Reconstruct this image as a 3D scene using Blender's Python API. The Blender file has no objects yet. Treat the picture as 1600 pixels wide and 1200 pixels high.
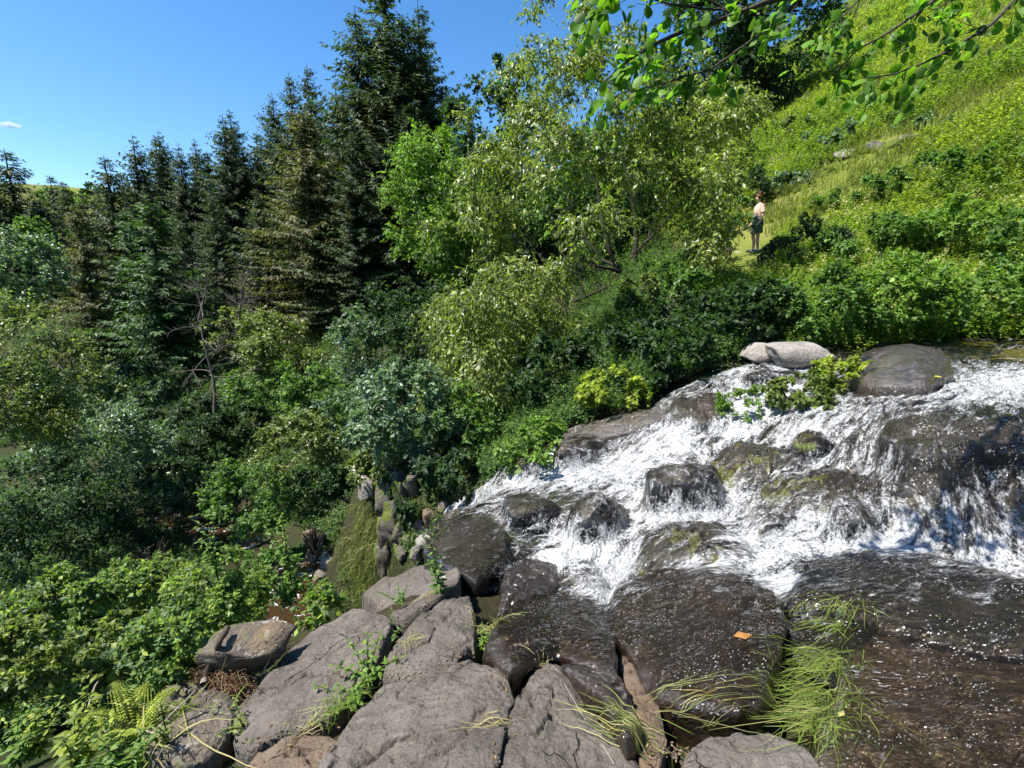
import bpy, bmesh, math, random
import numpy as np
from mathutils import Vector, Matrix
from mathutils.bvhtree import BVHTree

random.seed(7); rng = np.random.default_rng(7)
scene = bpy.context.scene
COL = scene.collection

# ------------------------------------------------------------------ camera, sky, sun, exposure
FPX = 733.0; PITCH = math.radians(12.0); CAM_Z = 1.6          # focal length in pixels of the 1600 px wide photograph
cam_d = bpy.data.cameras.new("camera"); cam = bpy.data.objects.new("camera", cam_d); COL.objects.link(cam)
cam_d.sensor_width = 36.0; cam_d.lens = 36.0 * FPX / 1600.0
cam_d.clip_start = 0.05; cam_d.clip_end = 6000.0
cam.location = (0, 0, CAM_Z); cam.rotation_euler = (math.pi / 2 - PITCH, 0, 0)
scene.camera = cam

TO_SUN = Vector((-0.47, -0.14, 0.87)).normalized()
world = bpy.data.worlds.new("World"); scene.world = world; world.use_nodes = True
wn = world.node_tree; wn.nodes.clear()
sky = wn.nodes.new("ShaderNodeTexSky"); sky.sky_type = 'NISHITA'; sky.sun_disc = False
sky.sun_elevation = math.asin(TO_SUN.z); sky.sun_rotation = math.atan2(TO_SUN.x, TO_SUN.y)
sky.altitude = 900; sky.air_density = 1.0; sky.dust_density = 0.6; sky.ozone_density = 1.6
hsv = wn.nodes.new("ShaderNodeHueSaturation"); hsv.inputs["Saturation"].default_value = 1.3; hsv.inputs["Value"].default_value = 1.0
bg = wn.nodes.new("ShaderNodeBackground"); bg.inputs["Strength"].default_value = 0.104
wo = wn.nodes.new("ShaderNodeOutputWorld")
wn.links.new(sky.outputs[0], hsv.inputs["Color"]); wn.links.new(hsv.outputs[0], bg.inputs[0]); wn.links.new(bg.outputs[0], wo.inputs[0])

sun_d = bpy.data.lights.new("sun", 'SUN'); sun = bpy.data.objects.new("sun", sun_d); COL.objects.link(sun)
sun_d.energy = 5.0; sun_d.angle = math.radians(0.53); sun_d.color = (1.0, 0.955, 0.88)
sun.rotation_euler = TO_SUN.to_track_quat('Z', 'Y').to_euler()

vs = scene.view_settings
vs.view_transform = 'Standard'; vs.look = 'None'; vs.gamma = 1.0; vs.exposure = 1.2; vs.use_curve_mapping = False
cy = scene.cycles
cy.use_denoising = True; cy.denoiser = 'OPENIMAGEDENOISE'; cy.denoising_input_passes = 'RGB_ALBEDO_NORMAL'
cy.max_bounces = 5; cy.diffuse_bounces = 3; cy.glossy_bounces = 2; cy.transmission_bounces = 4; cy.transparent_max_bounces = 8
cy.sample_clamp_indirect = 6.0; cy.caustics_reflective = False; cy.caustics_refractive = False

# ------------------------------------------------------------------ helpers: noise
def _hash(ix, iy, iz, seed):
    h = (ix.astype(np.int64) * 374761393 + iy.astype(np.int64) * 668265263 + iz.astype(np.int64) * 2147483647 + seed * 1274126177) & 0xffffffff
    h = ((h ^ (h >> 13)) * 1274126177) & 0xffffffff
    h = ((h ^ (h >> 16)) * 2246822519) & 0xffffffff
    return ((h ^ (h >> 15)) & 0xffffff) / float(0xffffff)
def vnoise(p, seed=0):
    p = np.asarray(p, float); i = np.floor(p); f = p - i; f = f * f * f * (f * (f * 6 - 15) + 10)
    x, y, z = i[:, 0], i[:, 1], i[:, 2]; fx, fy, fz = f[:, 0], f[:, 1], f[:, 2]
    out = 0
    for dx in (0, 1):
        for dy in (0, 1):
            for dz in (0, 1):
                w = (fx if dx else 1 - fx) * (fy if dy else 1 - fy) * (fz if dz else 1 - fz)
                out = out + w * _hash(x + dx, y + dy, z + dz, seed)
    return out * 2 - 1
def fbm(p, octaves=4, seed=0, gain=0.5, lac=2.03):
    p = np.asarray(p, float); a = 1.0; s = 0; n = 0
    for k in range(octaves):
        s = s + a * vnoise(p, seed + k * 17); n += a; a *= gain; p = p * lac + 3.7
    return s / n
def sstep(a, b, x):
    t = np.clip((x - a) / (b - a), 0, 1); return t * t * (3 - 2 * t)

# ------------------------------------------------------------------ helpers: pixel of the photograph -> point in the place
SP, CP = math.sin(PITCH), math.cos(PITCH)
def ray(u, v):
    x = (u - 800.0) / FPX; yc = -(v - 600.0) / FPX
    return np.array((x, CP + yc * SP, -SP + yc * CP))
EYE = np.array((0, 0, CAM_Z))
def at_z(u, v, z):
    d = ray(u, v); return EYE + d * ((z - CAM_Z) / d[2])
def at_t(u, v, t): return EYE + ray(u, v) * t

# ground control points: pixel + height for what is seen, plain x, y, z for the rest
PXZ = [  # cascade and slabs
 (690,800,-1.2),(720,860,-1.18),(850,850,-1.0),(900,930,-.95),(960,960,-.82),(800,960,-.85),(760,1025,-.5),(880,1040,-.35),
 (1000,1180,-.15),(1100,1000,-.5),(1200,950,-.5),(1200,1100,-.25),(1300,1150,-.1),(1450,1000,-.15),(1550,1150,.0),(1700,1100,.05),
 (1600,950,-.1),(1450,870,-.38),(1550,880,-.32),(1640,870,-.25),(1250,870,-.52),(1100,850,-.68),(1000,800,-.78),(950,740,-.78),(800,760,-1.08),
 (860,700,-.72),(1050,740,-.5),(1150,680,-.2),(1050,640,-.05),(1250,640,.2),(1300,720,-.1),(1350,800,-.38),(1400,640,.4),
 (1500,650,.5),(1620,650,.55),(1450,680,.42),(1180,590,.32),(1400,560,.6),(1600,560,.68),(1700,560,.7),(1230,545,.6),(1550,600,.6),(1500,528,.72),
 (1100,585,.3),(1000,630,-.1),(900,670,-.5),(780,735,-1.0),
 (640,900,-.6),(570,945,-.75),(710,930,-.5),(610,955,-.6),(740,1010,-.3),(660,1060,-.3),(560,1080,-.42),(520,1110,-.4),
 (360,1160,-.55),(430,1040,-.75),(480,985,-.85),(500,1200,-.2),(800,1090,-.15),(800,1200,.0),(680,1150,-.08),(900,1200,-.02),(1150,1180,-.08),
 (440,1000,-.85),(310,1020,-.95),(230,1110,-.65),(300,1180,-.5),(650,840,-1.25)]
XYZ = [(0,0,0),(0,-3,.3),(-2,0,-.1),(2,0,.1),(4,0,.35),(7,3,1.3),(-4,-3,0),(-1.9,1.3,-.55),
 (-2.6,3.9,-2.3),(-3.1,4.6,-2.9),(-4.8,4,-2.6),(-5,0,-.8),(-10,2,-2.8),(-8,7,-5.0),(-6,8,-5.6),(-1.7,3.9,-1.7),(-3.3,2.4,-1.5),
 (-2.64,8.0,-2.1),(-1.75,7.45,-1.75),(-2.38,7.58,-2.6),(-3.06,7.96,-3.2),(-2.75,7.45,-3.6),(-3.68,8.3,-4.0),(-2.2,9,-1.5),(-1.2,8.6,-1.3),(-3.3,9.2,-2.6),(-3.4,7.2,-5.7),(-4.3,8.7,-6.3),(-1.3,6.1,-3.4),(-2.3,6.4,-5.4),(-2.0,5.2,-3.4),
 (-4.5,10.3,-6.7),(-6,11.9,-6.8),(-9.5,14.8,-7.2),(-13.3,17.6,-7.6),(-22,22,-8.6),(-40,26,-10),(-70,30,-12),
 (-9,10,-5.6),(-14,13,-6.4),(-20,12,-5),
 (-.4,8.2,-1.3),(0,9.5,-1.2),(-1.0,10.8,-2.8),(-3,12.5,-5.8),(-1,14,-4.5),(2.6,11.1,.9),(2.0,10.4,.6),(1.4,8.6,-.1),(3,8.4,.5),(4.6,9,.9),
 (-6,16,-5.8),(-8,20,-4.6),(-10,28,-2.2),(-10,35,-.6),(-25,41,1.6),(-17,24,-5),(-40,47,0),(0,22,-2.2),(0,35,.5),(5,18,1.6),(5,25,2.5),(10,32,7.5),
 (7.4,14.7,2.44),(6.3,13.6,2.2),(8.3,15.2,2.9),(9,8.7,1.0),(12,9.5,2.5),(15,15,6),(31,34,19.4),(20,8,7),(13,4,3.2),(15,27,9.7),(22,44,18),(13,12.8,3.7),(10,11.5,2.4),
 (45,20,25),(60,60,44),(-60,70,5),(-110,120,18),(-177,213,41),(-260,215,47),(-400,350,50),(-120,300,44),(0,100,16),(0,250,30),(40,90,36),(150,150,85),(250,0,100),(400,400,120),(0,400,40),
 (0,-60,15),(-100,-60,10),(-200,40,5),(-400,-100,20),(120,-80,60),(400,-400,100),(-400,-400,20),(-250,80,8)]
_C = np.array([at_z(*p) for p in PXZ] + [np.array(p, float) for p in XYZ])
def _rbf(c):
    n = len(c); A = np.zeros((n + 3, n + 3))
    A[:n, :n] = np.linalg.norm(c[:, None, :2] - c[None, :, :2], axis=2)
    A[:n, :n] -= np.eye(n) * 0.03
    A[:n, n] = 1; A[:n, n + 1:] = c[:, :2]; A[n:, :n] = A[:n, n:].T
    return np.linalg.solve(A, np.concatenate([c[:, 2], np.zeros(3)]))
_W = _rbf(_C)
def G(x, y):
    x = np.atleast_1d(np.asarray(x, float)).ravel(); y = np.atleast_1d(np.asarray(y, float)).ravel()
    out = np.empty(len(x))
    for s in range(0, len(x), 20000):
        d = np.hypot(x[s:s + 20000, None] - _C[None, :, 0], y[s:s + 20000, None] - _C[None, :, 1])
        out[s:s + 20000] = d @ _W[:len(_C)] + _W[len(_C)] + x[s:s + 20000] * _W[-2] + y[s:s + 20000] * _W[-1]
    return out
_TS = np.geomspace(0.6, 500, 900)
def hit(u, v, lift=0.0):
    d = ray(u, v); P = EYE + d[None] * _TS[:, None]
    s = P[:, 2] - G(P[:, 0], P[:, 1]) - lift
    k = np.argmax(s < 0)
    if s[k] >= 0: k = len(_TS) - 1
    a, b = _TS[max(k - 1, 0)], _TS[k]
    for _ in range(12):
        m = .5 * (a + b); q = EYE + d * m
        if q[2] - G(q[0], q[1])[0] - lift < 0: b = m
        else: a = m
    return EYE + d * b

# ------------------------------------------------------------------ helpers: objects
def mesh_np(name, V, F, mats=(), smooth=True, attrs=None):
    """V (n,3); F (m,k) array with k = 3 or 4."""
    me = bpy.data.meshes.new(name); V = np.asarray(V, np.float32); F = np.asarray(F, np.int32)
    me.vertices.add(len(V)); me.vertices.foreach_set("co", V.ravel())
    k = F.shape[1]
    me.loops.add(F.size); me.polygons.add(len(F))
    me.loops.foreach_set("vertex_index", F.ravel())
    me.polygons.foreach_set("loop_start", np.arange(0, F.size, k, dtype=np.int32))
    me.polygons.foreach_set("use_smooth", np.full(len(F), smooth, dtype=bool))
    for n, (typ, dat) in (attrs or {}).items():
        a = me.attributes.new(n, typ, 'POINT'); dat = np.asarray(dat, np.float32)
        if typ == 'FLOAT_COLOR' and dat.shape[1] == 3: dat = np.concatenate([dat, np.ones((len(dat), 1), np.float32)], 1)
        a.data.foreach_set({'FLOAT': "value", 'FLOAT_COLOR': "color", 'FLOAT_VECTOR': "vector", 'FLOAT2': "vector"}[typ], dat.ravel())
    me.update(calc_edges=True); me.validate()
    for m in (mats if isinstance(mats, (list, tuple)) else [mats]): me.materials.append(m)
    return me
def link(name, me, parent=None):
    o = bpy.data.objects.new(name, me); COL.objects.link(o)
    if parent is not None: o.parent = parent
    return o
def tag(o, label=None, cat=None, group=None, kind=None):
    if label: o["label"] = label
    if cat:
        o["category"] = cat; kind = kind or "thing"
    if group: o["group"] = group
    if kind: o["kind"] = kind
    return o
def root(name, loc, label, cat, group=None):
    o = bpy.data.objects.new(name, None); COL.objects.link(o); o.location = tuple(float(c) for c in loc)
    o.empty_display_size = .2
    return tag(o, label, cat, group)
def local(V, r): return np.asarray(V, float) - np.array(r.location)[None]
def norm(a):
    a = np.asarray(a, float); return a / np.maximum(np.linalg.norm(a, axis=-1, keepdims=True), 1e-9)
def tube(path, radii, sides=6):
    path = np.asarray(path, float); radii = np.broadcast_to(np.asarray(radii, float), (len(path),))
    T = norm(np.gradient(path, axis=0)); ref = np.array((0.31, 0.27, 0.91)); 
    if abs(T[0] @ ref) > .9: ref = np.array((1., 0, 0))
    A = norm(np.cross(T, ref)); B = np.cross(T, A)
    th = np.arange(sides) / sides * 2 * math.pi
    V = path[:, None] + radii[:, None, None] * (np.cos(th)[None, :, None] * A[:, None] + np.sin(th)[None, :, None] * B[:, None])
    n = len(path); V = V.reshape(-1, 3)
    i = np.arange(n - 1)[:, None] * sides; j = np.arange(sides)[None]; j2 = (j + 1) % sides
    F = np.stack([i + j, i + j2, i + sides + j2, i + sides + j], -1).reshape(-1, 4)
    return V, F
class Acc:
    def __init__(s): s.V = []; s.F = []; s.A = []; s.n = 0
    def add(s, V, F, A=None):
        V = np.asarray(V, float)
        if len(V) == 0: return
        s.V.append(V); s.F.append(np.asarray(F) + s.n); s.n += len(V)
        s.A.append(np.asarray(A, float) if A is not None else np.ones((len(V), 3)) * .1)
    def mesh(s, name, mat, col=True, smooth=True):
        V = np.concatenate(s.V); F = np.concatenate(s.F)
        return mesh_np(name, V, F, mat, smooth, {"col": ('FLOAT_COLOR', np.concatenate(s.A))} if col else None)

# ------------------------------------------------------------------ materials
class NT:
    def __init__(s, name):
        s.m = bpy.data.materials.new(name); s.m.use_nodes = True; s.t = s.m.node_tree; s.t.nodes.clear()
        s.out = s.t.nodes.new("ShaderNodeOutputMaterial")
    def n(s, typ, ins=None, **kw):
        nd = s.t.nodes.new("ShaderNode" + typ)
        for k, v in kw.items(): setattr(nd, k, v)
        for k, v in (ins or {}).items(): s.set(nd, k, v)
        return nd
    def set(s, nd, k, v):
        if isinstance(v, bpy.types.NodeSocket): s.t.links.new(v, nd.inputs[k])
        elif isinstance(v, bpy.types.Node): s.t.links.new(v.outputs[0], nd.inputs[k])
        else:
            if isinstance(v, tuple) and len(v) == 3 and nd.inputs[k].type == 'RGBA': v = v + (1,)
            nd.inputs[k].default_value = v
    def math(s, op, a, b=None, c=None, clamp=False):
        nd = s.n("Math", operation=op, use_clamp=clamp); s.set(nd, 0, a)
        if b is not None: s.set(nd, 1, b)
        if c is not None: s.set(nd, 2, c)
        return nd.outputs[0]
    def mix(s, f, a, b, blend='MIX'):
        nd = s.n("MixRGB", blend_type=blend); s.set(nd, 0, f); s.set(nd, 1, a); s.set(nd, 2, b); return nd.outputs[0]
    def noise(s, vec, scale, detail=5, rough=.55, dist=0.0):
        nd = s.n("TexNoise", {"Scale": scale, "Detail": detail, "Roughness": rough, "Distortion": dist}); s.set(nd, "Vector", vec); return nd.outputs["Fac"]
    def ramp(s, f, stops, interp='LINEAR'):
        nd = s.n("ValToRGB"); s.set(nd, 0, f); cr = nd.color_ramp; cr.interpolation = interp
        while len(cr.elements) < len(stops): cr.elements.new(.5)
        for e, (p, c) in zip(cr.elements, stops):
            e.position = p; e.color = (c if isinstance(c, tuple) else (c, c, c)) + (1,)
        return nd.outputs[0]
    def geo(s): return s.n("NewGeometry").outputs["Position"]
    def mapping(s, vec, scale=(1, 1, 1), rot=(0, 0, 0)):
        nd = s.n("Mapping", {"Scale": scale, "Rotation": rot}); s.set(nd, "Vector", vec); return nd.outputs[0]
    def bump(s, h, strength=.5, dist=.02, normal=None):
        nd = s.n("Bump", {"Strength": strength, "Distance": dist}); s.set(nd, "Height", h)
        if normal is not None: s.set(nd, "Normal", normal)
        return nd.outputs[0]
    def surf(s, sh): s.t.links.new(sh if isinstance(sh, bpy.types.NodeSocket) else sh.outputs[0], s.out.inputs["Surface"]); return s.m

def rock_mat(name, dark, light, stain=None, stain_amt=.0, lichen=0.0, moss=0.0, rough=.85, wet=False, grain=1.0):
    t = NT(name); p = t.geo()
    big = t.noise(p, 1.3, 4); mid = t.noise(p, 7, 6, .6); fine = t.noise(p, 60, 5, .65)
    c = t.mix(t.ramp(mid, [(.3, 0.), (.72, 1.)]), dark, light)
    c = t.mix(t.ramp(big, [(.42, 0.), (.62, .55)]), c, tuple(.55 * d for d in dark))
    c = t.mix(t.math('MULTIPLY', t.ramp(fine, [(.35, 1.), (.55, 0.)]), .45), c, tuple(.4 * d for d in dark))
    # blue-grey and rusty mottling of the weathered basalt
    c = t.mix(t.ramp(t.noise(p, 3.1, 5, .6, .8), [(.5, 0.), (.7, .5)]), c, (light[0] * .98, light[1] * 1.0, light[2] * 1.04))
    if stain:
        s = t.ramp(t.noise(p, 2.4, 5, .6, .4), [(.62 - stain_amt, 0.), (.78 - stain_amt, 1.)])
        c = t.mix(t.math('MULTIPLY', s, .8), c, stain)
    if lichen:
        l = t.ramp(t.noise(p, 16, 6, .7), [(.66 - lichen, 0.), (.70 - lichen, 1.)]); c = t.mix(t.math('MULTIPLY', l, .6), c, (.34, .33, .28))
    ck = None
    if not wet:
        wv = t.n("VectorMath", {0: p, 1: t.n("VectorMath", {0: t.n("TexNoise", {"Scale": 5.0, "Detail": 4.0, "Vector": p}).outputs["Color"], "Scale": .16}, operation='SCALE').outputs[0]}, operation='ADD').outputs[0]
        ve = t.n("TexVoronoi", {"Scale": 2.6, "Vector": wv}, feature='DISTANCE_TO_EDGE').outputs["Distance"]
        ck = t.math('MULTIPLY', t.ramp(ve, [(.0, 1.), (.014, 0.)]), t.ramp(t.noise(p, 1.9, 3), [(.52, 0.), (.60, 1.)]))
        c = t.mix(t.math('MULTIPLY', ck, .6), c, tuple(.18 * d for d in dark))
        c = t.mix(t.ramp(t.noise(p, 30, 6, .75), [(.60, 0.), (.70, .5)]), c, tuple(min(1.5 * k, 1) for k in light))
        c = t.mix(t.ramp(t.noise(t.mapping(p, (1, 1, .4)), 4.2, 6, .7, 1.2), [(.56, 0.), (.76, .5)]), c, (dark[0] * .62, dark[1] * .55, dark[2] * .5))
    rgh = rough
    if moss:
        nz = t.n("SeparateXYZ", {0: t.n("NewGeometry").outputs["Normal"]})
        m = t.math('ADD', t.noise(p, 3.5, 6, .65), t.math('MULTIPLY', nz.outputs["X"], -.22))
        m = t.ramp(m, [(.62 - moss, 0.), (.70 - moss, 1.)])
        c = t.mix(m, c, t.mix(t.noise(p, 40, 3), (.03, .045, .006), (.15, .19, .018)))
        rgh = t.math('MAXIMUM', t.math('MULTIPLY', m, .8), rough)
    vor = t.n("TexVoronoi", {"Scale": 26.0, "Vector": t.mapping(p, (1, 1, 1.6))}, feature='F1').outputs["Distance"]
    h = t.math('ADD', t.math('MULTIPLY', mid, 1.0), t.math('ADD', t.math('MULTIPLY', fine, .6), t.math('MULTIPLY', vor, -.25)))
    if ck is not None: h = t.math('SUBTRACT', h, t.math('MULTIPLY', ck, .6))
    nrm = t.bump(h, 1.0 * grain, .032)
    if wet:
        # rippling film of water: small facets that glint in the sun
        q = t.mapping(p, (26, 60, 26), (0, 0, math.radians(-24)))
        film = t.noise(q, 1.0, 4, .6, .6)
        nrm = t.bump(film, .8, .025, t.bump(h, .2, .02))
        sh = t.n("BsdfPrincipled", {"Base Color": c, "Roughness": rgh, "Specular IOR Level": .55, "Coat Weight": .8, "Coat Roughness": .07, "Normal": nrm, "Coat Normal": nrm})
    else:
        sh = t.n("BsdfPrincipled", {"Base Color": c, "Roughness": rgh, "Specular IOR Level": .3, "Normal": nrm})
    return t.surf(sh)

def leaf_mat(name, trans=.38, gloss=.35, spec=.4, tint=(1, 1, 1), sheen=1.0):
    t = NT(name)
    c = t.n("Attribute", attribute_name="col").outputs["Color"]
    c = t.mix(1.0, c, tint, 'MULTIPLY')
    pr = t.n("BsdfPrincipled", {"Base Color": c, "Roughness": gloss, "Specular IOR Level": spec})
    tc = t.mix(1.0, c, (1.7, 1.9, .8), 'MULTIPLY')
    tr = t.n("BsdfTranslucent", {"Color": tc})
    mx = t.n("MixShader", {0: trans}); t.set(mx, 1, pr); t.set(mx, 2, tr)
    return t.surf(mx)
def plain_mat(name, color, rough=.8, vary=.35, scale=20, spec=.3):
    t = NT(name); p = t.geo()
    c = t.mix(t.noise(p, scale, 5, .6), tuple(k * (1 - vary) for k in color), tuple(min(k * (1 + vary), 1) for k in color))
    nrm = t.bump(t.noise(p, scale * 2.5, 4), .4, .01)
    return t.surf(t.n("BsdfPrincipled", {"Base Color": c, "Roughness": rough, "Specular IOR Level": spec, "Normal": nrm}))
def attr_mat(name, rough=.7, spec=.2):
    t = NT(name); c = t.n("Attribute", attribute_name="col").outputs["Color"]
    return t.surf(t.n("BsdfPrincipled", {"Base Color": c, "Roughness": rough, "Specular IOR Level": spec}))

M = {}
M['dry'] = rock_mat("dry_basalt", (.100, .084, .069), (.182, .156, .131), (.20, .125, .07), -.02, .0)
M['tan'] = rock_mat("sandy_basalt", (.12, .085, .058), (.21, .155, .11), (.23, .14, .08), .1, .0)
M['lichen'] = rock_mat("lichen_basalt", (.095, .078, .06), (.19, .16, .125), (.21, .14, .08), .05, .08, .03)
M['pale'] = rock_mat("pale_river_stone", (.22, .195, .165), (.38, .35, .31), (.32, .23, .15), .0, .02)
M['wet'] = rock_mat("wet_brown_basalt", (.014, .009, .006), (.042, .025, .015), (.06, .028, .012), .02, 0, 0, .16, True)
M['wetdark'] = rock_mat("wet_dark_basalt", (.008, .007, .007), (.024, .021, .019), (.05, .026, .013), -.06, 0, .0, .2, True)
M['wetmoss'] = rock_mat("wet_mossy_basalt", (.008, .007, .006), (.024, .020, .015), None, 0, 0, .02, .2, True)
M['flatwet'] = rock_mat("damp_flat_basalt", (.03, .021, .014), (.07, .05, .035), (.055, .05, .02), .06, 0, 0, .22, True)
M['cliff'] = rock_mat("cliff_stone", (.075, .064, .053), (.22, .195, .165), (.18, .12, .07), .04, .05, .05)
def soil_mat():
    t = NT("woodland_soil"); p = t.geo()
    c = t.mix(t.noise(p, 1.2, 6, .6), (.018, .016, .009), (.05, .042, .022))
    c = t.mix(t.ramp(t.noise(p, .35, 5, .6), [(.42, 0.), (.6, 1.)]), c, (.028, .05, .012))
    hf = t.n("Attribute", attribute_name="hill").outputs["Fac"]
    gr = t.mix(t.noise(p, .5, 6, .65), (.085, .12, .018), (.17, .18, .035)); gr = t.mix(t.ramp(t.noise(p, .13, 4, .6), [(.5, 0.), (.66, .7)]), gr, (.20, .17, .06))
    c = t.mix(hf, c, gr)
    nrm = t.bump(t.noise(p, 9, 6, .65), .8, .08)
    return t.surf(t.n("BsdfPrincipled", {"Base Color": c, "Roughness": .95, "Specular IOR Level": .1, "Normal": nrm}))
M['soil'] = soil_mat()
M['bark'] = plain_mat("grey_brown_bark", (.055, .043, .032), .9, .5, 14)
M['bark_dark'] = plain_mat("dark_bark", (.03, .024, .018), .9, .5, 14)
M['deadwood'] = plain_mat("bleached_dead_wood", (.22, .19, .155), .85, .4, 18)
M['leaf'] = leaf_mat("broad_leaf", .42, .5, .3)
M['leaf_glossy'] = leaf_mat("glossy_leaf", .38, .42, .55)
M['needle'] = leaf_mat("spruce_needle", .3, .55, .3)
M['grassm'] = leaf_mat("grass_blade", .4, .5, .3)
M['alder'] = leaf_mat("alder_leaf", .5, .5, .25)

# ------------------------------------------------------------------ ground
def graded(lo, hi, c0, h0, g):
    a = [c0]; h = h0
    while a[-1] < hi: a.append(a[-1] + h); h *= g
    b = [c0]; h = h0
    while b[-1] > lo: b.append(b[-1] - h); h *= g
    return np.array(b[:0:-1] + a)
def grid_faces(nx, ny, keep=None):
    i, j = np.meshgrid(np.arange(nx - 1), np.arange(ny - 1), indexing='ij')
    a = i * ny + j
    F = np.stack([a, a + ny, a + ny + 1, a + 1], -1)
    return F[keep] if keep is not None else F.reshape(-1, 4)
def Gn(x, y):
    x = np.asarray(x, float); y = np.asarray(y, float); dist = np.hypot(x, y); pp = np.stack([x, y, 0 * x], -1).reshape(-1, 3); dist = dist.ravel()
    return G(x, y) + np.clip(dist / 60, .03, 1.2) * fbm(pp * .12, 4, 3) + np.clip(dist / 300, 0, 1) * 4 * fbm(pp * .012, 3, 9)
def hillf(x, y):
    """1 on the open grassy hillside (right of the stream, and the far hill), 0 in the wooded gorge"""
    x = np.asarray(x, float).ravel(); y = np.asarray(y, float).ravel()
    a = sstep(0, 1.6, x - (4.2 + .16 * (y - 9)) + 1.2 * fbm(np.stack([x, y, 0 * x], 1) * .3, 3, 8)) * sstep(6, 8, y + .6 * x - 3)
    return np.maximum(np.maximum(a, sstep(75, 100, np.hypot(x, y)) * .55), sstep(40, 50, y + .8 * x))
gx = graded(-900, 900, 0, .15, 1.031); gy = graded(-300, 1500, 5, .15, 1.031)
X, Y = np.meshgrid(gx, gy, indexing='ij'); X = X.ravel(); Y = Y.ravel()
hillcol = hillf(X, Y)
Z = Gn(X, Y)
near = sstep(2.0, .5, np.hypot((X - 2.2) / 4.6, (Y - 3.6) / 4.2))
Z -= .16 * near
ground = link("ground", mesh_np("ground", np.stack([X, Y, Z], 1), grid_faces(len(gx), len(gy)), M['soil'], True, {"hill": ('FLOAT', hillcol)}))
tag(ground, "dark woodland soil of the gorge slopes and hillside", None, None, "structure")
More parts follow.
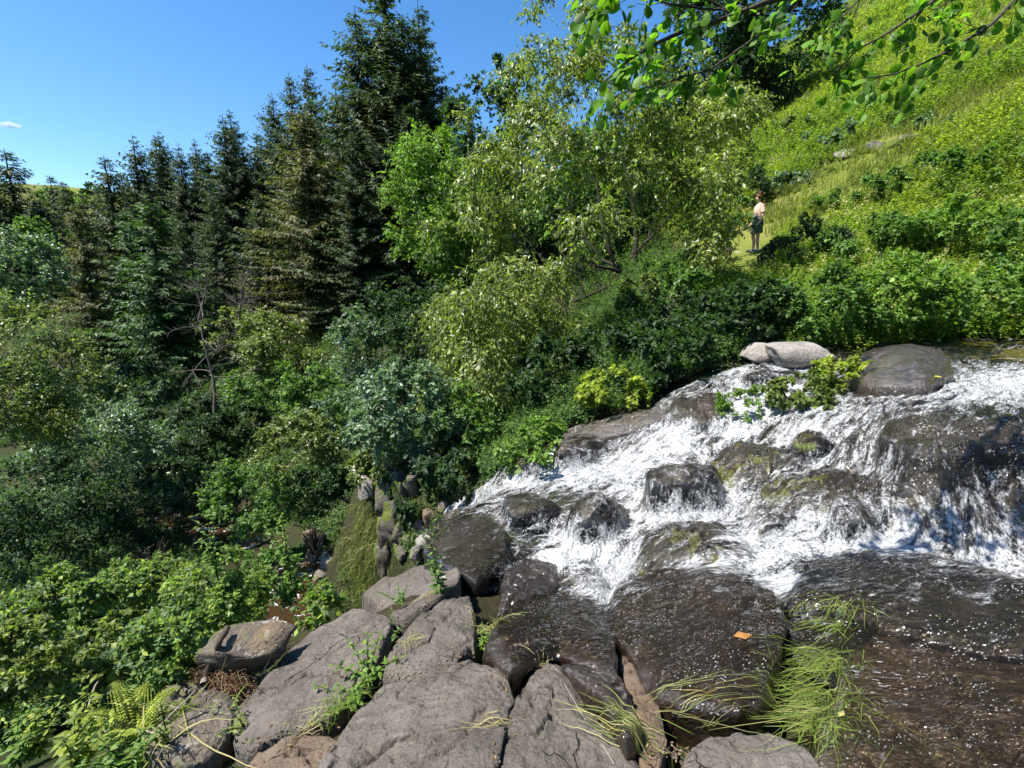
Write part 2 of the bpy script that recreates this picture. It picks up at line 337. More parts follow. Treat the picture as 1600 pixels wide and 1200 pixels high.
# ------------------------------------------------------------------ rocks
def closed_spline(P, n):
    P = np.asarray(P, float); k = len(P); out = []
    seg = np.linalg.norm(np.roll(P, -1, 0) - P, axis=1); tot = seg.sum()
    for i in range(k):
        p0, p1, p2, p3 = P[i - 1], P[i], P[(i + 1) % k], P[(i + 2) % k]
        m = max(2, int(round(n * seg[i] / tot)))
        for t in np.arange(m) / m:
            cr = .5 * ((2 * p1) + (-p0 + p2) * t + (2 * p0 - 5 * p1 + 4 * p2 - p3) * t * t + (-p0 + 3 * p1 - 3 * p2 + p3) * t ** 3)
            out.append(.3 * cr + .7 * (p1 * (1 - t) + p2 * t))
    return np.array(out)
ROCKS = {}
def slab(name, poly, label, mat, bulge=.06, thick=.5, rnd=.05, rough=.02, seed=1, lift=0.0, cat="rock", group=None, rings=46, n=150, tilt=(0, 0), crack=None):
    P = np.array([hit(u, v) for u, v in poly]); P[:, 2] += lift + (.07 if mat.startswith('wet') else 0)
    A = np.c_[P[:, :2], np.ones(len(P))]; pl = np.linalg.lstsq(A, P[:, 2], rcond=None)[0]
    O = closed_spline(P[:, :2], n); c = O.mean(0)
    ang = np.arange(len(O)); size = math.sqrt(abs(np.sum(O[:, 0] * np.roll(O[:, 1], -1) - O[:, 1] * np.roll(O[:, 0], -1))) / 2)
    O = O + (O - c) * (.05 * fbm(np.c_[O * 4.0 / max(size, .3), 0 * O[:, :1]], 3, seed) + .02 * fbm(np.c_[O * 16, 0 * O[:, :1]], 3, seed + 4))[:, None]
    O = c + (O - c) * (.995 if mat in ('dry', 'tan') else 1.03); rnd = rnd * (.34 if mat in ('dry', 'tan') else .36); bulge = bulge * (.4 if mat in ('dry', 'tan') else .45)
    rs = np.r_[np.linspace(0.02, .8, int(rings * .55)), np.linspace(.82, 1.0, int(rings * .45))]
    V = []
    res_z = P[:, 2] - (A @ pl)                                   # how the outline departs from the plane
    for r in rs:
        xy = c + (O - c) * r
        w = 1.0 / (np.linalg.norm(xy[:, None] - P[None, :, :2], axis=2) ** 2 + (.25 * size) ** 2)
        corr = (w @ res_z) / w.sum(1)
        z = xy @ pl[:2] + pl[2] + corr * .8 + bulge * (1 - r ** 2.2)
        e = np.clip((1 - r) * size * .5 / rnd, 0, 1)
        z = z - rnd * .8 * (1 - np.sqrt(np.clip(1 - (1 - e) ** 2, 0, 1)))
        V.append(np.c_[xy, z])
    last = V[-1]
    for k in range(1, 9):
        f = k / 8
        xy = c + (O - c) * (1.0 + .015 * math.sin(f * 3) - .04 * f)
        V.append(np.c_[xy, last[:, 2] - thick * f ** 1.2])
    V = np.array(V); nr, m, _ = V.shape; Vf = V.reshape(-1, 3)
    q = Vf * np.array((1, 1, 1))
    d = rough * (1.6 * fbm(q * 2.2 / max(size, .4), 4, seed + 2) + .9 * fbm(q * 9, 4, seed + 3) + .22 * fbm(q * 40, 3, seed + 9))
    rid = np.abs(fbm(q * np.array((3.0, 3.0, 3.0)), 4, seed + 11)); d -= rough * 1.2 * sstep(.07, 0, rid)
    fac = fbm(q * 2.6 / max(size, .5) + seed, 2, seed + 31) * 4; d += rough * .5 * (np.round(fac) - fac) * -.8
    Vf[:, 2] += d
    side = np.repeat(np.arange(nr) >= len(rs), m)
    sd = .05 * fbm(q * 5, 4, seed + 6) * side
    rad = norm(np.c_[Vf[:, :2] - c, 0 * Vf[:, :1]]); Vf += rad * sd[:, None]
    if crack is not None:
        C = np.array([hit(u, v)[:2] for u, v in crack]); C = closed_spline(C, 2)[:0] if False else C
        dm = np.full(len(Vf), 9.0)
        wob = .02 * fbm(q * 14, 3, seed + 21)
        for a, b in zip(C[:-1], C[1:]):
            ab = b - a; t = np.clip(((Vf[:, :2] - a) @ ab) / (ab @ ab), 0, 1)
            dm = np.minimum(dm, np.linalg.norm(Vf[:, :2] - (a + t[:, None] * ab), axis=1))
        Vf[:, 2] -= .03 * sstep(.022, .004, np.abs(dm + wob)) * (~side)
    F = []
    i, j = np.meshgrid(np.arange(nr - 1), np.arange(m), indexing='ij'); a = (i * m + j).ravel(); b = (i * m + (j + 1) % m).ravel()
    F = np.stack([a, b, b + m, a + m], -1)
    Vf = np.vstack([Vf, [[c[0], c[1], Vf[:m, 2].mean()]]])
    cap = np.stack([np.arange(m), np.roll(np.arange(m), -1), np.full(m, len(Vf) - 1), np.full(m, len(Vf) - 1)], -1)
    # winding: make normals point up
    area = np.sum(O[:, 0] * np.roll(O[:, 1], -1) - O[:, 1] * np.roll(O[:, 0], -1))
    tri = np.stack([np.arange(m), np.roll(np.arange(m), -1), np.full(m, len(Vf) - 1)], -1)
    if area > 0: F = F[:, ::-1]
    else: tri = tri[:, ::-1]
    F3 = np.concatenate([F[:, [0, 1, 2]], F[:, [0, 2, 3]], tri])
    base = np.array((c[0], c[1], float(Vf[:, 2].min())))
    me = mesh_np(name, Vf - base, F3, M[mat]); o = link(name, me); o.location = base
    tag(o, label, cat, group); ROCKS[label] = (o, Vf, F3)
    return o

_ico = bmesh.new(); bmesh.ops.create_icosphere(_ico, subdivisions=4, radius=1.0); 
ICO_V = np.array([v.co[:] for v in _ico.verts]); _ico.verts.index_update(); ICO_F = np.array([[v.index for v in f.verts] for f in _ico.faces]); _ico.free()
_ico = bmesh.new(); bmesh.ops.create_icosphere(_ico, subdivisions=3, radius=1.0)
ICO3_V = np.array([v.co[:] for v in _ico.verts]); _ico.verts.index_update(); ICO3_F = np.array([[v.index for v in f.verts] for f in _ico.faces]); _ico.free()
def stone_shape(seed, box=.72, rough=.12, lo=False, cuts=5):
    V = (ICO3_V if lo else ICO_V).copy(); r = np.random.default_rng(seed)
    V = np.sign(V) * np.abs(V) ** box; V /= np.abs(V).max()
    for k in range(cuts):
        nrm_ = norm(r.normal(size=3)); dd = r.uniform(.55, .8); s = V @ nrm_ - dd; V -= np.clip(s, 0, None)[:, None] * nrm_ * .9
    V = V * (1 + rough * fbm(V * 1.6 + seed, 3, seed) + rough * .35 * fbm(V * 6 + seed, 4, seed + 2))[:, None]
    V /= np.abs(V).max(0)
    return V
def boulder(name, u, v, w, h, label, mat, depth=.8, seed=1, rot=0.0, cat="rock", group=None, box=.75, rough=.12, sink=.3, lo=False, t=None, cuts=5):
    p = hit(u, v) if t is None else at_t(u, v, t)
    tt = (p - EYE) @ np.array((0, CP, -SP)); rx = w / 2 / FPX * tt; rz = h / FPX * tt
    ry = rx * depth
    V = stone_shape(seed, box, rough, lo, cuts) * np.array((rx, ry, rz * (1 + sink) / 2))
    cr, sr = math.cos(rot), math.sin(rot); V = V @ np.array(((cr, sr, 0), (-sr, cr, 0), (0, 0, 1)))
    cpos = np.array((p[0], p[1] + ry * .5, p[2] + rz * (1 - sink) / 2))
    me = mesh_np(name, V + np.array((0, 0, rz * (1 + sink) / 2)), ICO3_F if lo else ICO_F, M[mat]); o = link(name, me)
    o.location = cpos - np.array((0, 0, rz * (1 + sink) / 2))
    tag(o, label, cat, group); ROCKS[label] = (o, V + cpos, ICO3_F if lo else ICO_F)
    return o

# dry slabs the photographer stands on
slab("rock_slab", [(565,942),(600,892),(650,874),(700,880),(722,897),(720,920),(690,936),(650,946),(610,950)], "small grey slab at the lip of the falls with dark right end", 'dry', .09, .6, .09, .018, 3)
slab("rock_slab", [(355,1165),(372,1105),(425,1045),(478,990),(555,950),(605,953),(615,965),(600,1000),(588,1035),(552,1085),(512,1112),(450,1142),(390,1168)], "long sloping grey basalt slab beside the mossy driftwood boulder", 'dry', .10, .8, .10, .022, 12)
slab("rock_slab", [(598,1052),(622,1000),(662,948),(700,928),(733,932),(745,985),(738,1012),(700,1038),(660,1056),(625,1062)], "rounded grey slab with a tan scar in its lower corner", 'dry', .08, .6, .09, .02, 21)
slab("rock_slab", [(470,1240),(555,1112),(600,1068),(680,1046),(740,1022),(785,1048),(803,1080),(790,1140),(776,1200),(765,1290),(560,1330)], "broad grey basalt slab with a jagged crack, at the bottom of the picture", 'dry', .07, .6, .08, .022, 31, rings=60, n=200, crack=[(560,1192),(588,1172),(612,1152),(652,1145)])
slab("rock_slab", [(785,1250),(783,1150),(800,1092),(840,1042),(868,1036),(900,1070),(950,1130),(1000,1195),(1020,1270),(900,1330)], "pointed grey slab half wetted along its right side", 'dry', .09, .6, .10, .022, 44, rings=60, n=180)
slab("rock_slab", [(1045,1250),(1070,1175),(1125,1143),(1200,1147),(1260,1165),(1292,1215),(1290,1300),(1150,1340)], "low grey slab between the trailing grasses at the bottom edge", 'dry', .06, .5, .08, .02, 52)
slab("rock_slab", [(335,1250),(400,1170),(470,1150),(535,1152),(505,1200),(480,1260),(400,1300)], "sandy tan rock ledge below the long sloping slab", 'tan', .03, .5, .06, .02, 61)
slab("rock_slab", [(962,1000),(978,1000),(1000,1055),(1030,1098),(1042,1160),(1020,1200),(1000,1190),(990,1110),(972,1050)], "narrow tan rib of dry rock between two wet slabs", 'tan', .03, .4, .03, .02, 66, lift=.0, n=110)
boulder("boulder", 378, 1058, 150, 66, "lichen-spotted boulder under the driftwood and brown root mat", 'lichen', .6, 5, .35, box=.6, rough=.16, cuts=9)
slab("boulder", [(205,1135),(235,1085),(300,1062),(362,1080),(372,1110),(335,1168),(285,1190),(225,1175)], "shadowed earthy boulder in front of the driftwood boulder", 'lichen', .10, .6, .12, .03, 8)

# wet rocks in the cascade
slab("wet_rock", [(962,1010),(963,935),(990,908),(1060,892),(1150,902),(1218,960),(1226,1000),(1205,1060),(1195,1112),(1150,1132),(1080,1112),(1030,1092),(1000,1060)], "large dark brown wet slab with one orange leaf on it", 'wet', .12, .5, .12, .02, 71, n=180, rings=60)
slab("wet_rock", [(1232,960),(1248,912),(1288,878),(1350,868),(1450,882),(1600,932),(1750,965),(1760,1010),(1600,1030),(1480,1008),(1390,988),(1300,968)], "black rounded shelf the thin water slides over, mossy at its left end", 'wetdark', .12, .6, .13, .02, 82, n=180, rings=60)
slab("wet_rock", [(1290,1135),(1312,1062),(1372,990),(1450,994),(1600,1024),(1760,1050),(1800,1200),(1700,1340),(1340,1330),(1292,1210)], "big brown wet slab under sparkling thin water in the bottom corner", 'flatwet', .08, .6, .10, .02, 91, n=200, rings=60)
slab("wet_rock", [(778,965),(788,905),(828,880),(868,886),(874,930),(850,952),(810,966)], "brown wet boulder with a mossy top beside the foam chute", 'wet', .14, .6, .10, .02, 101)
slab("wet_rock", [(762,1022),(790,972),(830,946),(900,930),(948,962),(958,1020),(955,1062),(900,1050),(870,1036),(830,1048),(798,1062)], "dripping black and brown slab above the pointed grey slab", 'wet', .10, .6, .10, .02, 111)
slab("wet_rock", [(872,935),(880,890),(918,884),(948,925),(940,955),(905,940)], "wet brown rock wedge split by the white chute", 'wet', .12, .5, .07, .02, 121)
slab("wet_rock", [(880,1060),(900,1055),(960,1068),(985,1110),(1000,1165),(975,1180),(940,1120)], "wet brown strip of rock behind the pointed slab", 'wet', .04, .4, .05, .02, 127)
slab("wet_rock", [(1000,905),(1005,850),(1050,822),(1120,830),(1168,868),(1160,900),(1060,895)], "striped dark rock under white water with a mossy left edge", 'wetmoss', .16, .5, .12, .02, 131)
slab("wet_rock", [(1178,845),(1172,790),(1210,752),(1290,745),(1375,765),(1385,810),(1330,838),(1250,825)], "dark ledge in midstream with a mossy left face", 'wetmoss', .20, .5, .14, .02, 141)
slab("wet_rock", [(1105,765),(1112,725),(1150,702),(1210,708),(1250,735),(1215,755),(1160,770)], "dark rock with a bright moss patch above the midstream ledge", 'wetmoss', .16, .5, .10, .02, 151)
slab("wet_rock", [(665,880),(668,835),(690,815),(760,815),(790,845),(785,890),(740,905),(700,892)], "dark wet sill with glittering pool at the lip of the falls", 'wetdark', .02, .5, .05, .02, 161)
slab("wet_rock", [(1035,665),(1050,635),(1110,622),(1170,640),(1175,665),(1120,672)], "dark flat rock below the leafy islet", 'wetdark', .08, .4, .07, .02, 171)
slab("wet_rock", [(1330,608),(1332,580),(1350,566),(1420,560),(1470,572),(1484,598),(1440,618),(1370,622)], "large flat brown boulder lying in the upper stream", 'flatwet', .30, .6, .20, .02, 181, lift=.16)
slab("wet_rock", [(1375,700),(1390,672),(1450,655),(1540,655),(1700,665),(1720,720),(1560,725),(1450,722)], "black overhanging ledge with water curtain falling from it", 'wetdark', .05, .7, .14, .03, 191, lift=.02)
boulder("wet_rock", 934, 838, 110, 74, "knobbly wet boulder splitting the foam in midstream", 'wetdark', .8, 31, .3, sink=.5, box=.55, rough=.2, cuts=10)
boulder("wet_rock", 1072, 795, 118, 70, "squat dark wet boulder with water pouring round it", 'wetdark', .8, 37, -.3, sink=.4, box=.55, rough=.2, cuts=10)
boulder("wet_rock", 1350, 832, 110, 40, "low black wet rock against the foot of the water curtain", 'wetdark', .8, 41, .2, sink=.5)
boulder("wet_rock", 905, 722, 90, 34, "low brown wet rock near the far bank", 'wet', .7, 43, .2, sink=.4)
boulder("wet_rock", 832, 742, 50, 26, "small round brown rock at the far edge of the foam", 'wet', .8, 47, .1, sink=.4, lo=True)
boulder("wet_rock", 830, 815, 90, 30, "low dark hump of rock under thin foam near the lip", 'wetdark', .9, 49, .4, sink=.5)
boulder("wet_rock", 1280, 705, 60, 24, "small mossy hump in the white water", 'wetmoss', .9, 53, .4, sink=.5, lo=True)
slab("wet_rock", [(858,700),(885,675),(960,652),(1030,640),(1040,655),(980,680),(900,700)], "shaded brown rock shelf along the far bank", 'flatwet', .10, .6, .07, .02, 201, lift=.03)
boulder("pale_boulder", 1197, 566, 68, 30, "smaller pale boulder at the head of the cascade, overhanging on its left", 'pale', .9, 61, .1, sink=.2)
boulder("pale_boulder", 1258, 574, 108, 38, "larger pale rounded boulder behind the leafy islet", 'pale', .8, 67, -.1, sink=.2)
boulder("wet_rock", 1215, 600, 90, 30, "dark wet rock below the pale boulders with a thin fall over it", 'wetdark', .8, 69, -.1, sink=.4)
for k, (u, v, w, h) in enumerate([(655,838,30,26),(672,822,34,24),(640,852,34,24),(662,858,26,20),(625,872,30,26),(690,800,26,16),(650,872,30,18)]):
    boulder("lip_stone", u, v, w, h, ["pale rounded stone at the lip of the falls, next to the biggest", "brownish pale stone, biggest of the pile at the lip", "grey stone on the outer side of the lip pile", "small pale stone low in the lip pile", "grey stone at the corner of the small slab", "small pale stone topmost beside the white water", "flat grey stone at the foot of the lip pile"][k], ('pale', 'tan', 'cliff', 'pale', 'cliff', 'lichen', 'cliff')[k], .9, 300 + k, k * .7, "stone", "stones piled at the lip of the falls", box=.65, rough=.25, cuts=8)

_o = 0; _V = []; _F = []
for _k, (_ob, _v, _f) in ROCKS.items(): _V.append(_v); _F.append(_f + _o); _o += len(_v)
ROCKBVH = BVHTree.FromPolygons(np.concatenate(_V).tolist(), np.concatenate(_F).tolist())
def hitr(u, v):
    """first rock or ground seen at a pixel"""
    g = hit(u, v); dr = ray(u, v); L_ = np.linalg.norm(dr); h = ROCKBVH.ray_cast(Vector(EYE), Vector(dr / L_))
    if h[0] is not None and h[3] < np.linalg.norm(g - EYE) + .3: return np.array(h[0])
    return g
def top_z(x, y):
    h = ROCKBVH.ray_cast(Vector((x, y, 4.0)), Vector((0, 0, -1))); g = float(G(x, y)[0])
    return max(h[0].z, g - .2) if h[0] is not None and y < 9 else g

# ------------------------------------------------------------------ the cascade: bed and water
def inside(poly, x, y):
    r = np.zeros(len(x), bool); n = len(poly)
    for i in range(n):
        x1, y1 = poly[i]; x2, y2 = poly[(i + 1) % n]
        c = ((y1 > y) != (y2 > y)) & (x < (x2 - x1) * (y - y1) / (y2 - y1 + 1e-12) + x1); r ^= c
    return r
WPX = [(668,838),(690,797),(735,768),(790,732),(860,700),(900,680),(960,664),(1010,645),(1050,612),(1110,588),(1160,572),(1200,552),(1350,536),(1500,526),(1700,522),(1800,600),(1800,1280),(1345,1330),(1293,1200),(1312,1062),(1230,1000),(1195,1115),(1150,1135),(1080,1115),(1025,1092),(1000,1060),(965,1020),(960,1062),(870,1042),(800,1064),(770,1020),(790,950),(775,905),(740,908),(690,895),(662,870)]
WP = np.array([hit(u, v)[:2] for u, v in WPX])
ST = .026
wx = np.arange(WP[:, 0].min() - .1, min(WP[:, 0].max(), 9.5) + .1, ST); wy = np.arange(WP[:, 1].min() - .1, min(WP[:, 1].max(), 9.6) + .1, ST)
WX, WY = np.meshgrid(wx, wy, indexing='ij'); nx, ny = WX.shape
fx, fy = WX.ravel(), WY.ravel()
Gw = G(fx, fy)
p3 = np.stack([fx, fy, 0 * fx], 1)
def blur(a, k):
    a = a.reshape(nx, ny)
    r = int(3 * k) + 1; w = np.exp(-.5 * (np.arange(-r, r + 1) / k) ** 2); w /= w.sum()
    b = np.pad(a, r, mode='edge'); c = sum(w[i] * b[i:i + nx] for i in range(2 * r + 1)); d = sum(w[i] * c[:, i:i + ny] for i in range(2 * r + 1))
    return d.ravel()
# bed: blocky basalt steps
blk = fbm(p3 * 1.1, 3, 41); step = np.round(blk * 5) / 5 - blk
Bed = Gw - .10 + .10 * fbm(p3 * 1.7, 4, 43) + .25 * step * .6 + .03 * fbm(p3 * 9, 3, 47)
COVER = [k for k in ROCKS if any(s in k for s in ("large dark brown wet", "black rounded shelf", "big brown wet slab", "striped dark rock", "dark ledge in midstream", "dark rock with a bright moss", "dark wet sill", "dark flat rock below", "black overhanging", "low dark hump", "dark wet rock below the pale", "wet brown rock wedge", "low black wet rock", "dripping black", "knobbly wet", "squat dark", "small mossy hump", "low brown wet rock", "small round brown"))]
top = np.full(len(fx), -99.0)
for k in COVER:
    o, V, F = ROCKS[k]; bv = BVHTree.FromPolygons([tuple(v) for v in V], [tuple(int(i) for i in f) for f in F])
    lo_, hi_ = V.min(0), V.max(0); idx = np.where((fx > lo_[0]) & (fx < hi_[0]) & (fy > lo_[1]) & (fy < hi_[1]))[0]
    for i in idx:
        h = bv.ray_cast(Vector((fx[i], fy[i], 5)), Vector((0, 0, -1)))
        if h[0] is not None and h[0].z > top[i]: top[i] = h[0].z
covered = (top > -50) & (top > np.maximum(Gw, Bed) - .02)
base_w = np.maximum(Gw - .01, Bed + .03)
S = np.where(covered, top, base_w)
ex = np.abs(fbm(p3 * np.array((2.2, 3.2, 1)), 4, 55))
Wt = np.maximum(blur(S, 1.4), np.where(covered, top, -99))
# foam amount: interpolated from what is white and what is dark in the photograph's stream
FOAM = [(1050,690,.95),(1150,660,.98),(1250,680,.75),(900,750,.85),(1000,720,.95),(830,790,.75),(900,870,.8),(970,880,.85),(940,920,.9),(1150,905,.62),(1230,850,.9),(1180,870,.85),(1300,845,.85),(1400,855,.9),(1550,862,.75),(1500,825,.5),(1060,800,.7),(1250,775,.45),(1450,605,.9),(1550,612,.9),(1620,600,.95),(1200,590,.7),(1130,610,.6),(1300,650,.7),(720,790,.85),(760,770,.8),(800,750,.7),(980,770,.75),(1230,910,.85),
 (1320,790,.15),(1220,725,.2),(1180,725,.1),(1060,760,.12),(930,800,.15),(720,850,.12),(760,870,.1),(1080,850,.35),(1020,870,.3),(1100,1000,.04),(1180,950,.22),(1120,930,.3),(1040,920,.15),(1050,1060,.03),(1450,940,.2),(1350,920,.1),(1500,1100,.03),(1450,990,.05),(1560,1000,.1),(1400,1060,.03),(1450,900,.5),(1560,910,.6),(1500,700,.3),(1420,760,.5),(1560,720,.32),(1450,790,.45),(1600,780,.35),(1400,600,.03),(1350,548,.1),(1500,545,.2),(1600,545,.3),(1100,650,.12),(830,940,.02),(880,1000,.02),(920,700,.5),(880,795,.35),(800,800,.45),(1300,900,.1),(1290,1000,.02),(940,680,.35)]
FP = np.array([hit(u, v)[:2] for u, v, _ in FOAM]); FV = np.array([f for *_, f in FOAM])
foam = np.zeros(len(fx))
for s in range(0, len(fx), 20000):
    d2 = (fx[s:s + 20000, None] - FP[None, :, 0]) ** 2 + (fy[s:s + 20000, None] - FP[None, :, 1]) ** 2
    w = 1 / (d2 + .01) ** 1.6; foam[s:s + 20000] = (w @ FV) / w.sum(1)
lap = blur(Wt, 5) - blur(Wt, 2); foam = np.clip(foam + np.clip(lap * 5, -.25, .3), 0, 1)
# flow-aligned coordinates
FD = norm(np.array((-.88, -.47))); al = fx * FD[0] + fy * FD[1]; ac = -fx * FD[1] + fy * FD[0]
wr = fbm(p3 * .9, 3, 61)
al2 = al + .35 * wr; ac2 = ac + .45 * fbm(p3 * .8 + 9, 3, 63)
fl = np.stack([al2 * 2.6, ac2 * 7.5, Wt * 4], 1)
n1 = fbm(fl, 4, 71); n2 = fbm(np.stack([al2 * 9, ac2 * 17, Wt * 9], 1), 3, 73); n3 = fbm(np.stack([al2 * 22, ac2 * 34, Wt * 22], 1), 2, 75)
Wz = Wt + .012 + foam * (.035 * (1 - np.abs(n1) * 2.2) + .026 * n2 + .014 * n3) + (1 - foam) * (.004 * n2 + .003 * n3)
msk = inside(WP, fx, fy).reshape(nx, ny)
keep = msk[:-1, :-1] & msk[1:, :-1] & msk[:-1, 1:] & msk[1:, 1:]
fz = Wz.reshape(nx, ny)
steep = (np.abs(np.diff(fz, axis=0))[:, :-1] > .35) | (np.abs(np.diff(fz, axis=1))[:-1, :] > .35); keep &= ~steep
bd = link("stream_bed", mesh_np("stream_bed", np.stack([fx, fy, Bed], 1), grid_faces(nx, ny, msk[:-1, :-1] & msk[1:, 1:]), M['wetdark']))
tag(bd, "dark stony bed of the cascade", None, None, "structure")
_bm = bmesh.new(); _bm.from_mesh(bd.data); bmesh.ops.delete(_bm, geom=[v for v in _bm.verts if not v.link_faces], context='VERTS'); _bm.to_mesh(bd.data); _bm.free()
def water_mat():
    t = NT("rushing_water")
    f = t.n("Attribute", attribute_name="foam").outputs["Fac"]; uv = t.n("Attribute", attribute_name="flow").outputs["Vector"]
    a = t.noise(t.mapping(uv, (5.5, 11, 5)), 1.0, 8, .72, .5); b = t.noise(t.mapping(uv, (42, 54, 42)), 1.0, 4, .7, .3); c = t.noise(t.mapping(uv, (1.1, 2.2, 1)), 1.0, 3, .5, .5)
    v = t.math('ADD', t.math('MULTIPLY', a, .63), t.math('ADD', t.math('MULTIPLY', b, .25), t.math('MULTIPLY', c, .12)))
    thr = t.math('SUBTRACT', .662, t.math('MULTIPLY', f, .245))
    mask = t.n("MapRange", {"From Min": t.math('SUBTRACT', thr, .08), "From Max": t.math('ADD', thr, .10)}, interpolation_type='SMOOTHSTEP'); t.set(mask, "Value", v)
    m = mask.outputs[0]
    h = t.math('ADD', t.math('MULTIPLY', a, .5), b)
    bn = t.bump(h, .9, .03)
    fc = t.mix(t.ramp(b, [(.36, 0.), (.58, 1.)]), (.19, .20, .205), (.55, .555, .56))
    fo = t.n("BsdfPrincipled", {"Base Color": fc, "Roughness": .5, "Specular IOR Level": .4, "Normal": bn})
    rip = t.bump(t.noise(t.mapping(uv, (11, 24, 11)), 1.0, 3, .6, .4), .9, .05)
    gl = t.n("BsdfGlossy", {"Color": (1, 1, 1), "Roughness": .08, "Normal": rip})
    tp = t.n("BsdfTransparent", {"Color": (.80, .72, .60)})
    fr = t.n("Fresnel", {"IOR": 1.33, "Normal": rip})
    cl = t.n("MixShader", {0: t.math('MULTIPLY', fr, .8)}); t.set(cl, 1, tp); t.set(cl, 2, gl)
    # sun glints on the thin sheet, painted in as white flecks
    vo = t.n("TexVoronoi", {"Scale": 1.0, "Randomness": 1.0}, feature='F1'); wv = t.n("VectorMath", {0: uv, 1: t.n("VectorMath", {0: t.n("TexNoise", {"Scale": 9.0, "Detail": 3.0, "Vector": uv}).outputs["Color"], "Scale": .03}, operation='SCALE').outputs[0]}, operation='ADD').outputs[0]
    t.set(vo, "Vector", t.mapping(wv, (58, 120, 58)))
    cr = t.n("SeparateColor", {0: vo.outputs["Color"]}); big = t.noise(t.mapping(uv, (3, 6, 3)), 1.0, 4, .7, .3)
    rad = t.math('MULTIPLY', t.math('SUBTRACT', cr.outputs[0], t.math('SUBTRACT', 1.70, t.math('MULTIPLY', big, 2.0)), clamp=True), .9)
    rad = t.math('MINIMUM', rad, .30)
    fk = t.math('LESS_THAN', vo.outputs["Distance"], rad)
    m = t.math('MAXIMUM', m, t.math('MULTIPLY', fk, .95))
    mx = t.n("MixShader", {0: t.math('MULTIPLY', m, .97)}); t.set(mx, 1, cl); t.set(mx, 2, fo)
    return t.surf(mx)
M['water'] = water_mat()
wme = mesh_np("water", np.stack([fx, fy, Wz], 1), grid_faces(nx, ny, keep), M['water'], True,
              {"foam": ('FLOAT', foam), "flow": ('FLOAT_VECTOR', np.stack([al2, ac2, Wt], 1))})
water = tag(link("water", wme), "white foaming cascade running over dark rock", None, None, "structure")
bm = bmesh.new(); bm.from_mesh(wme); bmesh.ops.delete(bm, geom=[v for v in bm.verts if not v.link_faces], context='VERTS'); bm.to_mesh(wme); bm.free()
# spray: drops thrown up by the white water
sel = np.where(inside(WP, fx, fy) & (foam > .55))[0]; sel = rng.choice(sel, 1500)
oc = np.array([(1,0,0),(-1,0,0),(0,1,0),(0,-1,0),(0,0,1),(0,0,-1)], float); of = np.array([(0,2,4),(2,1,4),(1,3,4),(3,0,4),(2,0,5),(1,2,5),(3,1,5),(0,3,5)])
pos = np.stack([fx[sel], fy[sel], Wz[sel] + rng.exponential(.035, len(sel))], 1); rad = rng.uniform(.002, .006, len(sel))
V = (pos[:, None] + oc[None] * rad[:, None, None]).reshape(-1, 3); F = (of[None] + (np.arange(len(sel)) * 6)[:, None, None]).reshape(-1, 3)
t = NT("spray"); M['spray'] = t.surf(t.n("BsdfPrincipled", {"Base Color": (.8, .84, .88), "Roughness": .15}))
tag(link("water_spray", mesh_np("water_spray", V, F, M['spray'])), "white drops splashing above the cascade", None, None, "stuff")

# lower stream in the gorge
LP = [(-1.8,6.2,-6.3),(-3.2,8.4,-6.45),(-4.7,10.4,-6.5),(-6.3,12.1,-6.6),(-9.5,14.9,-7.0),(-13.5,17.8,-7.4),(-22,22,-8.4),(-40,26,-9.8),(-70,30,-11.8)]
LP = np.array(LP); pts = []
for a, b in zip(LP[:-1], LP[1:]):
    for f in np.arange(12) / 12: pts.append(a * (1 - f) + b * f)
pts = np.array(pts); T = norm(np.gradient(pts[:, :2], axis=0)); Nn = np.c_[-T[:, 1], T[:, 0]]
wd = np.linspace(-1, 1, 9); wid = 1.3 + .35 * vnoise(np.c_[np.arange(len(pts)) * .21, 0 * pts[:, :2]], 5)
V = np.array([[*(pts[i, :2] + Nn[i] * w * wid[i]), pts[i, 2] + .05 * vnoise(np.array([[i * .5, w * 2, 0]]), 3)[0]] for i in range(len(pts)) for w in wd])
t = NT("brown_stream_water"); q = t.geo()
rp = t.bump(t.noise(q, 6, 4, .6, .5), .5, .06)
fm = t.ramp(t.noise(q, 2.4, 6, .7, .6), [(.56, 0.), (.62, 1.)])
gl = t.n("BsdfPrincipled", {"Base Color": (.035, .018, .008), "Roughness": .08, "Normal": rp}); fo = t.n("BsdfPrincipled", {"Base Color": (.75, .77, .78), "Roughness": .5})
mx = t.n("MixShader", {0: t.math('MULTIPLY', fm, .8)}); t.set(mx, 1, gl); t.set(mx, 2, fo); M['brownwater'] = t.surf(mx)
tag(link("lower_stream", mesh_np("lower_stream", V, grid_faces(len(pts), 9), M['brownwater'])), "brown stream at the bottom of the gorge", None, None, "structure")
